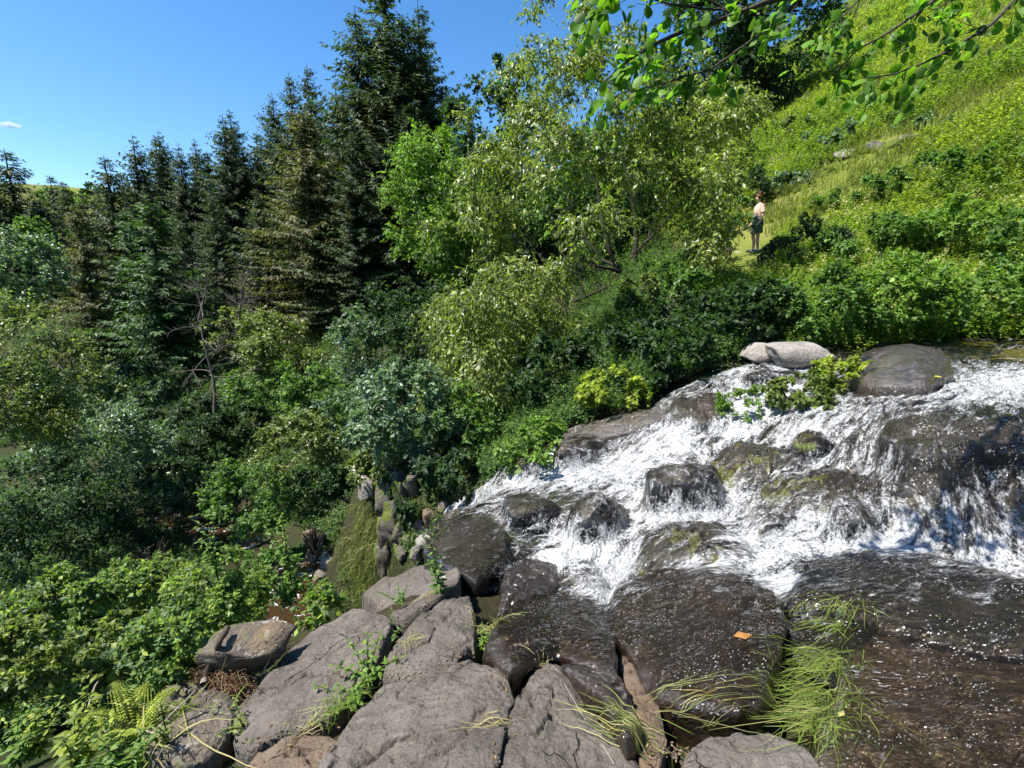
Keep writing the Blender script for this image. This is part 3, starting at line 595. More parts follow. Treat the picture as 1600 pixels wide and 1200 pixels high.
# ------------------------------------------------------------------ foliage builders
UP = np.array((0, 0, 1.0))
def rand_dirs(n, r): return norm(r.normal(size=(n, 3)))
def leaves(P, D, U, L, W, fold=.12):
    D = norm(D); S = norm(np.cross(D, U)); N = np.cross(S, D); L = np.asarray(L)[:, None]; W = np.asarray(W)[:, None]
    b = P; m = P + D * L * .45 + N * fold * L * .5; tip = P + D * L - N * fold * L * .3
    V = np.stack([b, m + S * W * .5 - N * fold * W, tip, m - S * W * .5 - N * fold * W, m], 1).reshape(-1, 3)
    k = np.arange(len(P))[:, None] * 5
    F = np.concatenate([k + np.array([[0, 1, 4]]), k + np.array([[1, 2, 4]]), k + np.array([[2, 3, 4]]), k + np.array([[3, 0, 4]])])
    return V, F
def leaves2(P, D, U, L, W, fold=.10):
    D = norm(D); S = norm(np.cross(D, U)); N = np.cross(S, D); L = np.asarray(L)[:, None]; W = np.asarray(W)[:, None]
    m = P + D * L * .45
    V = np.stack([P, m + S * W * .5 - N * fold * W, P + D * L - N * fold * L * .6, m - S * W * .5 - N * fold * W], 1).reshape(-1, 3)
    k = np.arange(len(P))[:, None] * 4
    return V, np.concatenate([k + np.array([[0, 1, 2]]), k + np.array([[0, 2, 3]])])
def palette(n, cols, r, vary=.25, group=None):
    cols = np.asarray(cols, float); i = r.integers(0, len(cols), n); j = r.integers(0, len(cols), n); f = r.random(n)[:, None]
    c = cols[i] * f + cols[j] * (1 - f); g = 1 + vary * r.normal(size=n)
    if group is not None: g = g * (1 + vary * .8 * r.normal(size=group.max() + 1))[group]
    return c * np.clip(g, .35, 2)[:, None]
GREENS = dict((k, [tuple((1.75 if k != 'dark' else 1.5) * q for q in col_) for col_ in v]) for k, v in dict(
    mid=[(.045, .085, .018), (.07, .12, .022), (.055, .10, .03)],
    bright=[(.07, .12, .018), (.09, .145, .024), (.055, .10, .018)],
    yellow=[(.14, .17, .022), (.10, .14, .02), (.17, .19, .03)],
    olive=[(.075, .10, .026), (.105, .125, .032), (.055, .085, .024)],
    silver=[(.065, .10, .055), (.085, .125, .07), (.05, .085, .04)],  # grey-green paints in the sheen of glossy leaves on the gorge shrubs
    dark=[(.022, .045, .014), (.03, .06, .018), (.018, .036, .012)]).items())  # dark leaf colour also stands in for shade in hollows and under the cherry
def bez(a, b, c, n):
    t = np.linspace(0, 1, n)[:, None]; return a * (1 - t) ** 2 + 2 * b * t * (1 - t) + c * t * t

def crown_mesh(name, lobes, n_leaves, L, cols, r, mat, droop=.25, aspect=.55, upbias=.55, lf=leaves2, twig_len=.75, per=14, shell=.35, vary=.25, flat=.8):
    """lobes: list of (centre (3,), radius); foliage hangs on twigs that spring from each lobe."""
    C = np.array([l[0] for l in lobes]); R = np.array([l[1] for l in lobes]); w = R ** 2; w = w / w.sum()
    nt = max(4, int(n_leaves / per)); li = r.choice(len(lobes), nt, p=w)
    cc = C.mean(0)
    d = rand_dirs(nt, r) + .5 * norm(C[li] - cc) + np.array((0, 0, .25)); d = norm(d)
    st = C[li] + d * (R[li] * r.uniform(.05, shell + .25, nt))[:, None] * np.array((1, 1, flat)); ln = R[li] * twig_len * r.uniform(.5, 1.15, nt)
    s = r.uniform(.05, 1, (nt, per)); sd = norm(np.cross(d, rand_dirs(nt, r)))
    P = st[:, None] + d[:, None] * (s * ln[:, None])[..., None] + UP * (-droop * (s ** 2) * ln[:, None])[..., None]
    T = norm(d[:, None] + UP * (-2 * droop * s)[..., None])
    alt = np.where(np.arange(per) % 2 == 0, 1, -1)[None, :, None]
    Dl = T * .6 + sd[:, None] * alt * .75 + r.normal(size=(nt, per, 3)) * .35 - UP * droop * .9
    U = norm(UP * upbias + .45 * d[:, None] + r.normal(size=(nt, per, 3)) * .5)
    P = P.reshape(-1, 3); n = len(P); g = np.repeat(np.arange(nt), per)
    Ls = L * r.uniform(.65, 1.25, n)
    V, F = lf(P, Dl.reshape(-1, 3), U.reshape(-1, 3), Ls, Ls * aspect * r.uniform(.8, 1.2, n))
    k = len(V) // n
    col = np.repeat(palette(n, cols, r, vary, g), k, 0)
    return V, F, col
def twig_tubes(acc, lobes, base_pt, r, nper=3, rad=.012, sides=3):
    for c, R in lobes:
        for k in range(nper):
            e = c + rand_dirs(1, r)[0] * R * .85
            m = .5 * (c + e) + rand_dirs(1, r)[0] * R * .12
            V, F = tube(bez(c, m, e, 5), np.linspace(rad, rad * .35, 5), sides); acc.add(V, F)

def broad_tree(name, u, vt, vb, w, t, cols, label, cat="tree", group=None, L=None, nlobe=None, seed=0, mat='leaf', dens=1.0, stems=3, droop=.25, aspect=.55, depth=.85, bark='bark_dark', dy=0.0, aspect_v=1.0, jitter=1.0, extra=None, upbias=1.0):
    """a broadleaf tree or shrub; u centre, vt / vb top and bottom of its crown, w its width, all in pixels at depth t"""
    r = np.random.default_rng(seed + 1000)
    hb = hit(u, vb); th_ = float((hb - EYE) @ np.array((0, CP, -SP))); t = min(t, th_ + .15)
    top = at_t(u, vt, t); bot = at_t(u, vb, t); mid = .5 * (top + bot)
    x, y = mid[0], mid[1] + dy
    gz = float(Gn(x, y)[0]); H = top[2] - bot[2]; rx = w / 2 / FPX * t; ry = rx * depth; rz = max(H / 2, .25)
    L = L or max(.085, .0068 * t)
    zb = min(gz, mid[2] - rz * .6) - .15
    ro = root(name, (x, y, zb), label, cat, group)
    k = nlobe or int(np.clip(10 + w * (vb - vt) / 1500, 10, 46)); lobes = []
    for i in range(k):
        dd = rand_dirs(1, r)[0]; rr = r.uniform(.35, .95) ** .6 * jitter; lr = r.uniform(.22, .40) * min(rx, rz) * (1.2 if k < 14 else 1.0)
        c = np.array((x, y, mid[2])) + dd * np.array((rx - lr * .7, ry - lr * .7, rz - lr * .7)) * rr
        lobes.append((c, lr))
    if extra: lobes += extra
    n = int(dens * np.clip(w * (vb - vt) / 3.6 * (7.0 / (L * FPX / t)) ** 1.3, 900, 20000))
    V, F, col = crown_mesh(name, lobes, n, L, cols, r, mat, droop, aspect, upbias)
    link("crown", mesh_np("crown", local(V, ro), F, M[mat], False, {"col": ('FLOAT_COLOR', col)}), ro)
    acc = Acc(); b0 = np.array((x, y, zb)); fork = b0 + UP * max((mid[2] - rz * .7) - zb, .1)
    tr = max(.03, .022 * (top[2] - zb))
    if stems == 1:
        Vt, Ft = tube(bez(b0, .5 * (b0 + fork) + r.normal(size=3) * .05 * H, fork, 6), np.linspace(tr * 1.3, tr * .9, 6), 8); acc.add(Vt, Ft); starts = [fork]
    else:
        starts = [b0 + np.array((r.normal() * rx * .12, r.normal() * ry * .12, 0)) for _ in range(stems)]
    for i, (c, R) in enumerate(lobes):
        s0 = starts[i % len(starts)]; mm = s0 * .45 + c * .55; mm[:2] = s0[:2] * .6 + c[:2] * .4; mm += r.normal(size=3) * .06 * H
        Vt, Ft = tube(bez(s0, mm, c, 7), np.linspace(tr * (.7 if stems == 1 else .8), tr * .16, 7), 5); acc.add(Vt, Ft)
    twig_tubes(acc, lobes, b0, r, 2, max(.008, tr * .14))
    link("trunk" if stems == 1 else "stems", acc.mesh("trunk", M[bark], False), ro)
    return ro, lobes

# ------------------------------------------------------------------ spruces
def spruce_data(H, R, seed, cols, bare=.06):
    r = np.random.default_rng(seed); acc = Acc()
    nb = int(H * 20); z = np.sort(bare * H + (H * .985 - bare * H) * r.uniform(0, 1, nb) ** 1.12); az = np.arange(nb) * 2.39996 + r.normal(size=nb) * .5
    f = 1 - z / H
    ln = R * (f ** .9) * 1.2 * r.uniform(.5, 1.15, nb) * (1 + .22 * np.sin(z * 1.9 + seed)) + .12
    el = np.where(f < .25, .65 - f * 2.4, .05 - .35 * f) + r.normal(size=nb) * .10
    out = np.stack([np.cos(az), np.sin(az), 0 * az], 1)
    for b in range(nb):
        K = max(3, int(ln[b] / .15)); s = (np.arange(K) + r.random(K)) / K
        side = np.array((-out[b, 1], out[b, 0], 0))
        P = np.array((0, 0, z[b])) + out[b] * (s * ln[b])[:, None] * math.cos(el[b]) + UP * (s * ln[b] * math.sin(el[b]) - .22 * ln[b] * s * (1 - s) * 2 + .06 * ln[b] * s ** 3)[:, None]
        cnt = 4 if ln[b] > .5 else 2
        tl = (.20 + .34 * (1 - s) * min(1, ln[b] / 1.6)) * r.uniform(.7, 1.3, K)
        for q in range(cnt):
            sg = (1, -1, .25, -.25)[q]
            D = out[b] * .62 + side * sg * .72 + r.normal(size=(K, 3)) * .22 - UP * ((.25 if q < 2 else .75) + .15 * f[b])
            U = UP * .6 + r.normal(size=(K, 3)) * .45 + out[b] * .35
            V, F = leaves2(P, D, U, tl * (1.0 if q < 2 else 1.15), .06 + .05 * tl, .25)
            acc.add(V, F, np.repeat(palette(K, cols, r, .22) * (1 + .25 * r.normal()), 4, 0).clip(.004, 1))
    ac2 = Acc(); hs = np.linspace(-.8, H, 12); lean = np.stack([.02 * H * np.sin(hs * .2 + seed), 0 * hs, hs], 1); lean[:, 0] -= lean[0, 0]; lean[:, 0] *= .15
    V, F = tube(lean, np.linspace(.012 * H + .05, .012, 12), 8); ac2.add(V, F)
    for b in range(0, nb, 3):
        a = np.array((0, 0, z[b])); e = a + out[b] * ln[b] * .75 * math.cos(el[b]) + UP * (ln[b] * .75 * math.sin(el[b]) - .09 * ln[b])
        V, F = tube(np.stack([a, .5 * (a + e) - UP * .03, e]), [.028, .02, .008], 3); ac2.add(V, F)
    return acc.mesh("spruce_crown", M['needle'], smooth=False), ac2.mesh("spruce_trunk", M['bark_dark'], False)
SC = [(.042, .072, .024), (.062, .094, .03), (.034, .058, .022)]
SO = [(.10, .105, .032), (.13, .125, .04), (.075, .09, .03)]
SG = [(.055, .11, .03), (.075, .14, .04), (.045, .085, .03)]
SPR = [(22.0, 5.0) + spruce_data(22, 5.0, 1, SC), (18.0, 4.2) + spruce_data(18, 4.2, 2, SC), (15.0, 3.8) + spruce_data(15, 3.8, 3, SC),
       (16.0, 4.4) + spruce_data(16, 4.4, 4, SO), (13.0, 3.6) + spruce_data(13, 3.6, 5, SG), (12.0, 2.9) + spruce_data(12, 2.9, 6, SC)]
SPRUCES = [  # top pixel, depth, variant, width factor, label
 (588,-45,33,0,1.35,"tallest dark spruce, its top cut off by the picture's upper edge"),
 (560,12,34,1,1.0,"dark spruce rising close in front of the tallest spruce, on its left"),
 (632,18,35,0,1.2,"dark spruce pressed between the tallest spruce and the slender one"),
 (662,2,36,1,.95,"slender spruce with a thin pointed top just right of the tallest"),
 (690,130,37,2,1.0,"shorter dark spruce peeping out right of the slender spruce"),
 (521,132,36,2,.9,"dark spruce in the gap left of the tallest spruce"),
 (482,98,38,1,.8,"pointed spruce, right one of the pair above the brown-tinged spruce"),
 (456,110,36,1,.8,"pointed spruce, left one of the pair above the brown-tinged spruce"),
 (478,170,30,3,1.1,"brown-tinged spruce with shaggy sunlit branches in the middle of the wood"),
 (420,142,42,2,.95,"dark spruce with a fine spire left of the brown-tinged one"),
 (400,205,44,5,1.0,"small dark spruce tucked behind the fine spire"),
 (365,170,42,2,.9,"dark spruce, right one of the twin spires"),
 (345,178,40,2,.9,"dark spruce, left one of the twin spires"),
 (322,235,45,5,1.1,"low spruce top just left of the twin spires"),
 (300,215,44,2,.85,"narrow spruce, second to the left of the twin spires"),
 (278,222,42,2,.85,"narrow spruce with a bare leader above the green spruce"),
 (250,203,44,2,.9,"spruce with a forked top, higher of the middle-left group"),
 (238,212,45,5,1.0,"thin spruce against the left side of the fork-topped one"),
 (205,208,42,2,.9,"spruce with sparse horizontal tips standing over the left woods"),
 (166,243,40,5,1.1,"slim spruce in front of the grassy far hill's right end"),
 (190,268,48,5,1.0,"short spruce between the slim and the sparse-tipped spruce"),
 (125,300,52,5,.9,"small distant spruce under the far hill, right of two"),
 (98,282,50,5,.9,"small distant spruce in front of the far hill"),
 (75,272,52,5,1.0,"distant pointed spruce left of centre of the far hill"),
 (50,300,56,5,1.0,"distant low spruce beside the left-edge spruce"),
 (6,232,46,5,1.2,"dark blue-green spruce cut by the left edge of the picture"),
 (-30,250,44,2,1.1,"dark spruce mostly beyond the left edge"),
 (225,300,27,4,1.1,"sunlit green spruce with long layered boughs above the gorge"),
 (120,318,30,3,.8,"thin-crowned olive spruce with visible trunk on the left"),
 (185,330,31,4,.9,"green spruce between the olive one and the layered one"),
 (330,300,33,1,.9,"dark spruce in deep shade behind the dead tree"),
 (395,290,33,1,.9,"shaded spruce left of the brown-tinged one, reaching down to the thicket"),
 (545,200,29,1,1.0,"grey-green spruce with drooping boughs below the tallest tree"),
 (430,330,36,1,1.0,"low shaded spruce filling the gap behind the thicket"),
 (280,330,36,5,1.2,"shaded spruce behind the layered green spruce"),
 (150,290,54,2,1.1,"back-row spruce showing between the slim spruce and the far hill"),
 (222,262,53,2,1.2,"back-row spruce filling in behind the thin spruce"),
 (262,255,52,2,1.2,"back-row spruce behind the fork-topped one"),
 (310,262,52,1,1.1,"back-row spruce behind the low top by the twin spires"),
 (380,225,50,1,1.1,"back-row spruce behind the right twin spire"),
 (440,190,48,1,1.1,"back-row spruce between the fine spire and the pointed pair"),
 (505,175,46,1,1.2,"back-row spruce right of the pointed pair"),
 (535,160,44,1,1.2,"back-row spruce next to the tallest group"),
 (610,70,40,0,1.2,"back-row spruce filling the middle of the tallest group"),
 (690,170,42,1,1.1,"back-row spruce at the right end of the spruce wood"),
 (60,310,48,2,1.2,"back-row spruce low behind the left-edge trees"),
]
for (u, v, t_, k, wf, lab) in SPRUCES:
    H0, R0, cm, tm = SPR[k]; tp = at_t(u, v, t_); gz = float(Gn(tp[0], tp[1])[0]) - .2
    s = (tp[2] - gz) / H0
    ro = root("spruce_tree", (tp[0], tp[1], gz), lab, "tree", "spruces on the far side of the gorge")
    ro.rotation_euler = (random.uniform(-.02, .02), random.uniform(-.02, .02), random.uniform(0, 6.28))
    ws = 1.45 * wf * min(s, 1.25) if s > 0 else 1
    ro.scale = (ws, ws, s)
    link("crown", cm, ro); link("trunk", tm, ro)

# ------------------------------------------------------------------ broadleaf trees and shrubs
GR = GREENS
broad_tree("ash_tree", 692, 178, 478, 205, 21, GR['bright'], "bright green feathery tree in front of the dark spruces", "tree", L=.17, nlobe=60, seed=1, dens=1.5, stems=1, aspect=.4, jitter=1.0, upbias=.8)
broad_tree("dark_tree", 768, 95, 330, 150, 27, GR['dark'], "dark leafy tree behind the top of the cherry tree", "tree", seed=2, stems=1, L=.22)
broad_tree("dark_tree", 1220, -60, 175, 190, 34, GR['dark'], "dark trees' edge at the top of the grassy hill, behind the overhanging leaves", "tree", seed=3, stems=1, L=.28)
broad_tree("dark_tree", 800, 210, 460, 260, 44, GR['dark'], "dark distant tree glimpsed through the cherry's left half", "tree", seed=5, stems=1, L=.32)
broad_tree("dark_tree", 930, 170, 420, 280, 46, GR['mid'], "distant tree glimpsed through the middle of the cherry", "tree", seed=6, stems=1, L=.32)
broad_tree("dark_tree", 1090, -40, 230, 200, 32, GR['dark'], "dark broad tree hidden behind the cherry tree's right half", "tree", seed=4, stems=1, L=.26)
SHR = [  # u, top, bottom, width, depth, palette, label, extra keywords
 (18,338,500,170,19,'silver',"silvery tree at the left edge below the spruces",{}),
 (45,430,720,230,13,'olive',"tall sunlit leafy tree filling the left edge",dict(dens=1.2)),
 (150,600,800,230,17,'silver',"silver-green bush on the slope below the layered spruce",{}),
 (245,640,790,150,20,'silver',"smaller grey-green bush right of the silver-green one",{}),
 (50,690,900,260,11.5,'dark',"dark shaded bush low on the left edge",{}),
 (200,740,860,220,14,'dark',"dark bush in the gorge above the stream bend",{}),
 (472,636,790,165,17,'olive',"rounded light-topped bush in the middle of the gorge",dict(dens=1.3)),
 (390,700,860,150,13.5,'mid',"leafy bush leaning over the lower stream",{}),
 (330,640,760,140,19,'dark',"dark bush at the foot of the dead tree",{}),
 (560,470,650,150,23,'silver',"grey-green tree in front of the drooping spruce",{}),
 (440,460,620,150,26,'olive',"olive bush below the brown-tinged spruce",{}),
 (500,560,700,150,20,'mid',"mid-green bush between the rounded bush and the grey-green tree",{}),
 (640,550,740,210,15,'silver',"broad grey-green bush under the cherry tree's left side",dict(dens=1.2)),
 (592,680,775,130,11.5,'olive',"bush overhanging the mossy cliff",{}),
 (740,590,720,180,12.5,'mid',"shaded bush between the cliff and the far bank",{}),
 (835,645,742,140,8.2,'bright',"low bright green bush at the far edge of the foam",dict(L=.06)),
 (955,565,650,140,9.0,'yellow',"yellow-green bush by the shaded brown shelf",dict(L=.07)),
 (310,440,560,150,30,'dark',"dark thicket behind the dead tree",{}),
 (700,430,610,200,18.5,'dark',"dark bush in the shade below the bright green tree",{}),
 (870,520,640,220,11.8,'dark',"dark shrub beneath the cherry tree",{}),
 (1050,500,600,150,10.2,'dark',"dark shrub beside the cherry trunk",{}),
 (605,420,560,150,24,'dark',"dark bush at the foot of the bright green tree",{}),
 (780,560,660,170,14,'olive',"olive bush behind the shaded bank",{}),
 (640,740,830,120,12,'dark',"dark bush in the hollow behind the lip of the falls",{}),
 (720,690,790,150,10.5,'dark',"black-green bush in deep shade beside the falls",{}),
 (1140,440,560,160,10.2,'dark',"dark bush on the bank between cherry tree and pale boulders",{}),
 (1205,415,540,150,11,'dark',"dark leafy bush below the person",dict(dens=1.2)),
 (1285,400,540,190,9.0,'mid',"leafy bush right above the larger pale boulder",dict(L=.07)),
 (1405,385,540,210,8.6,'bright',"bright leafy bush overhanging the upper stream",dict(L=.075)),
 (1530,400,535,220,8.2,'bright',"bright leafy bush at the right end of the upper bank",dict(L=.075)),
 (1620,300,480,180,10.5,'mid',"bush cut by the right edge of the picture",dict(L=.08)),
 (1262,335,425,150,13,'dark',"dark shrub just right of the person",{}),
 (1375,330,420,190,12.2,'mid',"flowering bush in the middle of the hillside foot",{}),
 (1500,300,410,220,12,'bright',"sunlit bush above the right bank",{}),
 (1085,395,480,120,12.5,'mid',"bush left of the sunny patch where the person stands",{}),
 (1185,250,330,120,19,'dark',"dark shrub on the slope behind the person",{}),
 (1120,290,370,130,17,'mid',"green shrub behind the cherry tree's right edge",{}),
 (1300,196,238,95,25,'silver',"grey-green gorse clump left of the rock outcrop",{}),
 (1372,168,215,120,29,'silver',"grey-green scrub above the rock outcrop",{}),
 (1455,175,210,90,29,'silver',"small grey-green scrub right of the rock outcrop",{}),
 (1235,180,215,110,30,'olive',"low olive scrub near the cherry tree's upper right",{}),
 (1245,255,300,110,20,'silver',"grey-green scrub beside the small dark outcrop",{}),
 (110,292,330,90,75,'mid',"round tree at the foot of the far hill",{}),
 (40,330,400,120,34,'mid',"green tree between the left-edge spruces",{}),
 (300,600,700,150,21,'dark',"dark bush left of the dead tree's foot",{}),
 (370,610,700,150,21,'dark',"dark bush right of the dead tree's foot",{}),
 (420,560,660,150,22,'mid',"sunlit bush right above the rounded bush",{}),
 (270,700,790,150,17,'dark',"dark low bush over the far bend of the stream",{}),
 (330,720,800,130,15.5,'dark',"dark bush filling the hollow above the stream",{}),
 (500,720,800,140,14,'dark',"shaded bush under the rounded light-topped one",{}),
 (110,560,660,180,19,'olive',"sunlit bush above the silver-green one",{}),
 (220,560,660,150,22,'dark',"shaded bush under the layered spruce",{}),
 (30,560,700,170,14,'mid',"leafy branches low on the tall left-edge tree",{}),
 (530,600,700,150,17,'silver',"grey-green bush behind the cliff bush",{}),
 (380,470,570,150,28,'olive',"thin olive bush among the bare twigs",dict(dens=.7)),
 (1010,485,565,120,10.3,'dark',"dark shrub right at the foot of the cherry trunk",{}),
 (950,500,590,140,9.8,'dark',"dark shrub left of the cherry trunk's foot",{}),
 (1075,440,520,130,11,'dark',"dark shrub between the cherry trunk and the sunny patch",{}),
 (1035,395,500,150,12.6,'mid',"leafy shrub behind the cherry trunk",{}),
 (1000,420,500,110,13,'olive',"olive shrub behind the cherry trunk, further back",{}),
 (1010,560,620,120,8.8,'dark',"dark low shrub above the shaded brown shelf",{}),
 (1450,230,300,200,17,'mid',"rough green thicket high on the right slope",{}),
 (1560,210,300,200,17,'bright',"bright thicket at the right edge of the upper slope",{}),
 (1340,265,330,170,17,'mid',"green thicket below the rock outcrop",{}),
 (1440,320,400,180,12.5,'mid',"green thicket between the flowering bush and the sunlit bush",{}),
 (150,282,310,40,120,'dark',"small dark tree on the skyline of the far hill",{}),
]
for i, (u, vt, vb, w, t_, pal, lab, kw) in enumerate(SHR):
    far = t_ > 25
    broad_tree("shrub" if 'tree' not in lab.split(',')[0].split(' ')[:5] else "leafy_tree", u, vt, vb, w, t_, GR[pal], lab, "bush" if 'bush' in lab else ("tree" if 'tree' in lab.split(' below')[0].split(' in ')[0].split(' beside')[0].split(' at ')[0].split(' left')[0] else "shrub"),
               seed=50 + i, mat='leaf_glossy' if pal in ('silver', 'olive') else 'leaf', stems=1 if vt < 350 and u < 700 else 4, **kw)
# ------------------------------------------------------------------ cherry tree in the middle
def cherry():
    r = np.random.default_rng(77)
    ell = [(835,60,55,90,11.5),(905,50,50,70,11.5),(795,170,70,80,11.5),(880,170,80,90,11),(985,150,90,90,11),(1080,190,100,80,10.8),(815,290,90,80,11),(900,290,80,80,10.6),(1050,280,90,75,11.9),(745,380,75,60,10.8),(825,410,85,70,10),(705,480,65,40,10.4),(770,520,90,55,10),(860,520,80,55,9.9),(1140,205,60,45,10.6),(1105,260,70,55,10.9),(1010,240,80,60,11.2),(1090,140,80,60,11.2),(780,450,80,50,10.2),(850,600,80,35,9.6),(720,610,70,45,10.2),(1080,370,50,40,10.8),(940,100,60,90,12.2),(760,290,60,60,11.6),(960,240,80,60,12),(820,470,70,50,11.2)]
    lobes = []
    for (u, v, ru, rv, t_) in ell:
        for k in range(6):
            a = r.uniform(0, 6.28); q = math.sqrt(r.random())
            lobes.append((at_t(u + ru * q * math.cos(a), v + rv * q * math.sin(a), t_ + r.normal() * .9), r.uniform(.32, .62)))
    b = at_t(978, 496, 10.9); gz = b[2]
    ro = root("cherry_tree", (b[0], b[1], gz - .1), "large cherry tree with drooping olive leaves standing on the far bank", "tree")
    V, F, col = crown_mesh("crown", lobes, 92000, .110, GR['olive'] + GR['yellow'][:2] + [(.085, .115, .032), (.15, .19, .04), (.17, .20, .04)], r, 'leaf', .55, .38, .6, leaves2, 1.0, 11, .5, .3)
    # the 300 nearest leaves are pieces of their own
    C = V.reshape(-1, 4, 3); d = ((C[:, 0] - EYE) @ np.array((0, CP, -SP)));  order = np.argsort(d); near_ = order[:1200:4]
    keep = np.ones(len(C), bool); keep[near_] = False
    idx = np.where(keep)[0]; Vk = C[idx].reshape(-1, 3); k = np.arange(len(idx))[:, None] * 4
    Fk = np.concatenate([k + np.array([[0, 1, 2]]), k + np.array([[0, 2, 3]])])
    o = link("crown", mesh_np("crown", local(Vk, ro), Fk, M['leaf_glossy'], False, {"col": ('FLOAT_COLOR', col.reshape(-1, 4, 3)[idx].reshape(-1, 3))}), ro); o["kind"] = "stuff"
    protos = []
    for c in ((.15, .19, .045), (.22, .26, .05), (.10, .14, .035)):
        Vl, Fl = leaves(np.zeros((1, 3)), np.array([[1., 0, 0]]), np.array([[0, 0, 1.]]), np.array([1.0]), np.array([.38]))
        protos.append(mesh_np("cherry_leaf", Vl, Fl, M['leaf_glossy'], False, {"col": ('FLOAT_COLOR', np.tile(c, (len(Vl), 1)))}))
    for n_, i in enumerate(near_):
        p0, p1, p2, p3 = C[i]; D = p2 - p0; L = np.linalg.norm(D); D = D / L; S = norm(p1 - p3); N = norm(np.cross(S, D)); S = np.cross(D, N)
        lf = link("leaf", protos[n_ % 3], ro)
        m = np.eye(4); m[:3, 0] = D * L; m[:3, 1] = -S * L; m[:3, 2] = N * L; m[:3, 3] = p0 - np.array(ro.location); lf.matrix_local = Matrix(m)
    acc = Acc(); base = b - UP * .2
    pxs = lambda L_: np.array([at_t(u, v, t_) for u, v, t_ in L_])
    tb = float((b - EYE) @ np.array((0, CP, -SP)))
    stems = [[(978,500,tb),(985,465,tb),(998,420,tb),(1005,360,tb-.1),(1000,290,tb-.1),(985,200,tb),(960,110,tb+.3)],
             [(976,500,tb),(965,465,tb),(940,430,tb-.2),(915,380,tb-.4),(900,300,tb-.2),(885,200,tb),(850,90,tb+.4)],
             [(985,470,tb),(1010,430,tb+.1),(1035,370,tb),(1060,300,tb),(1095,220,tb)],
             [(960,460,tb),(930,450,tb-.4),(880,440,tb-.7),(820,440,tb-.7),(740,450,tb-.4)],
             [(945,440,tb-.1),(900,420,tb+.3),(850,350,tb+.6),(810,250,tb+.8)],
             [(968,480,tb),(930,500,tb-.6),(870,530,tb-1),(790,560,tb-.9),(720,600,tb-.6)],
             [(1000,400,tb),(1040,360,tb-.5),(1090,310,tb-.6),(1140,260,tb-.4)]]
    pts_all = []
    for i, s in enumerate(stems):
        P = pxs(s); n = len(P); tt = np.linspace(0, n - 1, n * 4); P = np.stack([np.interp(tt, np.arange(n), P[:, k]) for k in range(3)], 1)
        P[1:-1] = .25 * P[:-2] + .5 * P[1:-1] + .25 * P[2:]
        P += .03 * np.stack([fbm(P * 1.5 + k * 9, 3, k) for k in range(3)], 1)
        Vt, Ft = tube(P, np.linspace((.19, .15, .12, .10, .09, .09, .07)[i], .03, len(P)), 8); acc.add(Vt, Ft); pts_all.append(P)
    Vt, Ft = tube(np.array([base - UP * .3, base + UP * .1, pxs(stems[0][:1])[0] + UP * .3]), [.27, .22, .18], 10); acc.add(Vt, Ft)
    PA = np.concatenate(pts_all)
    for c, R in lobes:
        j = np.argmin(np.linalg.norm(PA - c, axis=1) + 1.2 * (PA[:, 2] > c[2] + .3)); s0 = PA[j]
        Vt, Ft = tube(bez(s0, .5 * (s0 + c) + np.array((0, 0, .25)) + r.normal(size=3) * .12, c, 6), np.linspace(.03, .010, 6), 4); acc.add(Vt, Ft)
    twig_tubes(acc, lobes, base, r, 4, .008)
    link("trunk", acc.mesh("trunk", M['bark_dark'], False), ro)
cherry()

# ------------------------------------------------------------------ ground cover (stuff), scattered with geometry nodes
def herb_mesh(seed, cols, stems=12, h=.5, spread=.32, L=.085, per=9, aspect=.5, mat='leaf', flower=None):
    r = np.random.default_rng(seed); Vs = Acc()
    for s in range(stems):
        a = r.uniform(0, 6.28); q = math.sqrt(r.random()) * spread; hh = h * r.uniform(.6, 1.15)
        b = np.array((q * math.cos(a) * .4, q * math.sin(a) * .4, -.08)); e = np.array((q * math.cos(a), q * math.sin(a), hh * (1 - .35 * q / spread)))
        f = np.linspace(.25, 1, per); P = b + (e - b) * f[:, None]; az = f * 9 + r.uniform(0, 6)
        D = np.stack([np.cos(az), np.sin(az), .15 - .5 * r.random(per)], 1) + r.normal(size=(per, 3)) * .2
        U = UP + r.normal(size=(per, 3)) * .35
        Ls = L * r.uniform(.7, 1.2, per) * (1.1 - .4 * f)
        V, F = leaves2(P, D, U, Ls, Ls * aspect, .08); Vs.add(V, F, np.repeat(palette(per, cols, r, .25), 4, 0))
        if flower is not None and s % 3 == 0:
            n = 14; P = e + rand_dirs(n, r) * .05; V, F = leaves2(P, rand_dirs(n, r), rand_dirs(n, r), np.full(n, .035), np.full(n, .03)); Vs.add(V, F, np.tile(flower, (len(V), 1)))
    return Vs.mesh("herb", M[mat], smooth=False)
def grass_mesh(seed, cols, n=70, h=.4, spread=.18, w=.008, curve=.5):
    r = np.random.default_rng(seed); a = Acc()
    for k in range(n):
        az = r.uniform(0, 6.28); q = math.sqrt(r.random()) * spread; p = np.array((q * math.cos(az), q * math.sin(az), -.04)); az2 = az + r.normal() * .6
        d = np.array((math.cos(az2), math.sin(az2), 0)); hh = h * r.uniform(.5, 1.2); f = np.linspace(0, 1, 4)
        P = p + UP * (hh * (f - .35 * curve * f ** 2))[:, None] + d * (hh * curve * f ** 1.8 * r.uniform(.4, 1.2))[:, None]
        sd = np.array((-d[1], d[0], 0)); ww = w * (1 - f * .9) * r.uniform(.7, 1.3)
        V = np.stack([P + sd * ww[:, None], P - sd * ww[:, None]], 1).reshape(-1, 3)
        F = np.array([[2 * i, 2 * i + 1, 2 * i + 3, 2 * i + 2] for i in range(3)])
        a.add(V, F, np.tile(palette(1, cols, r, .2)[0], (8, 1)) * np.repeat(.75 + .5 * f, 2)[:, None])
    return a.mesh("grass", M['grassm'], smooth=False)
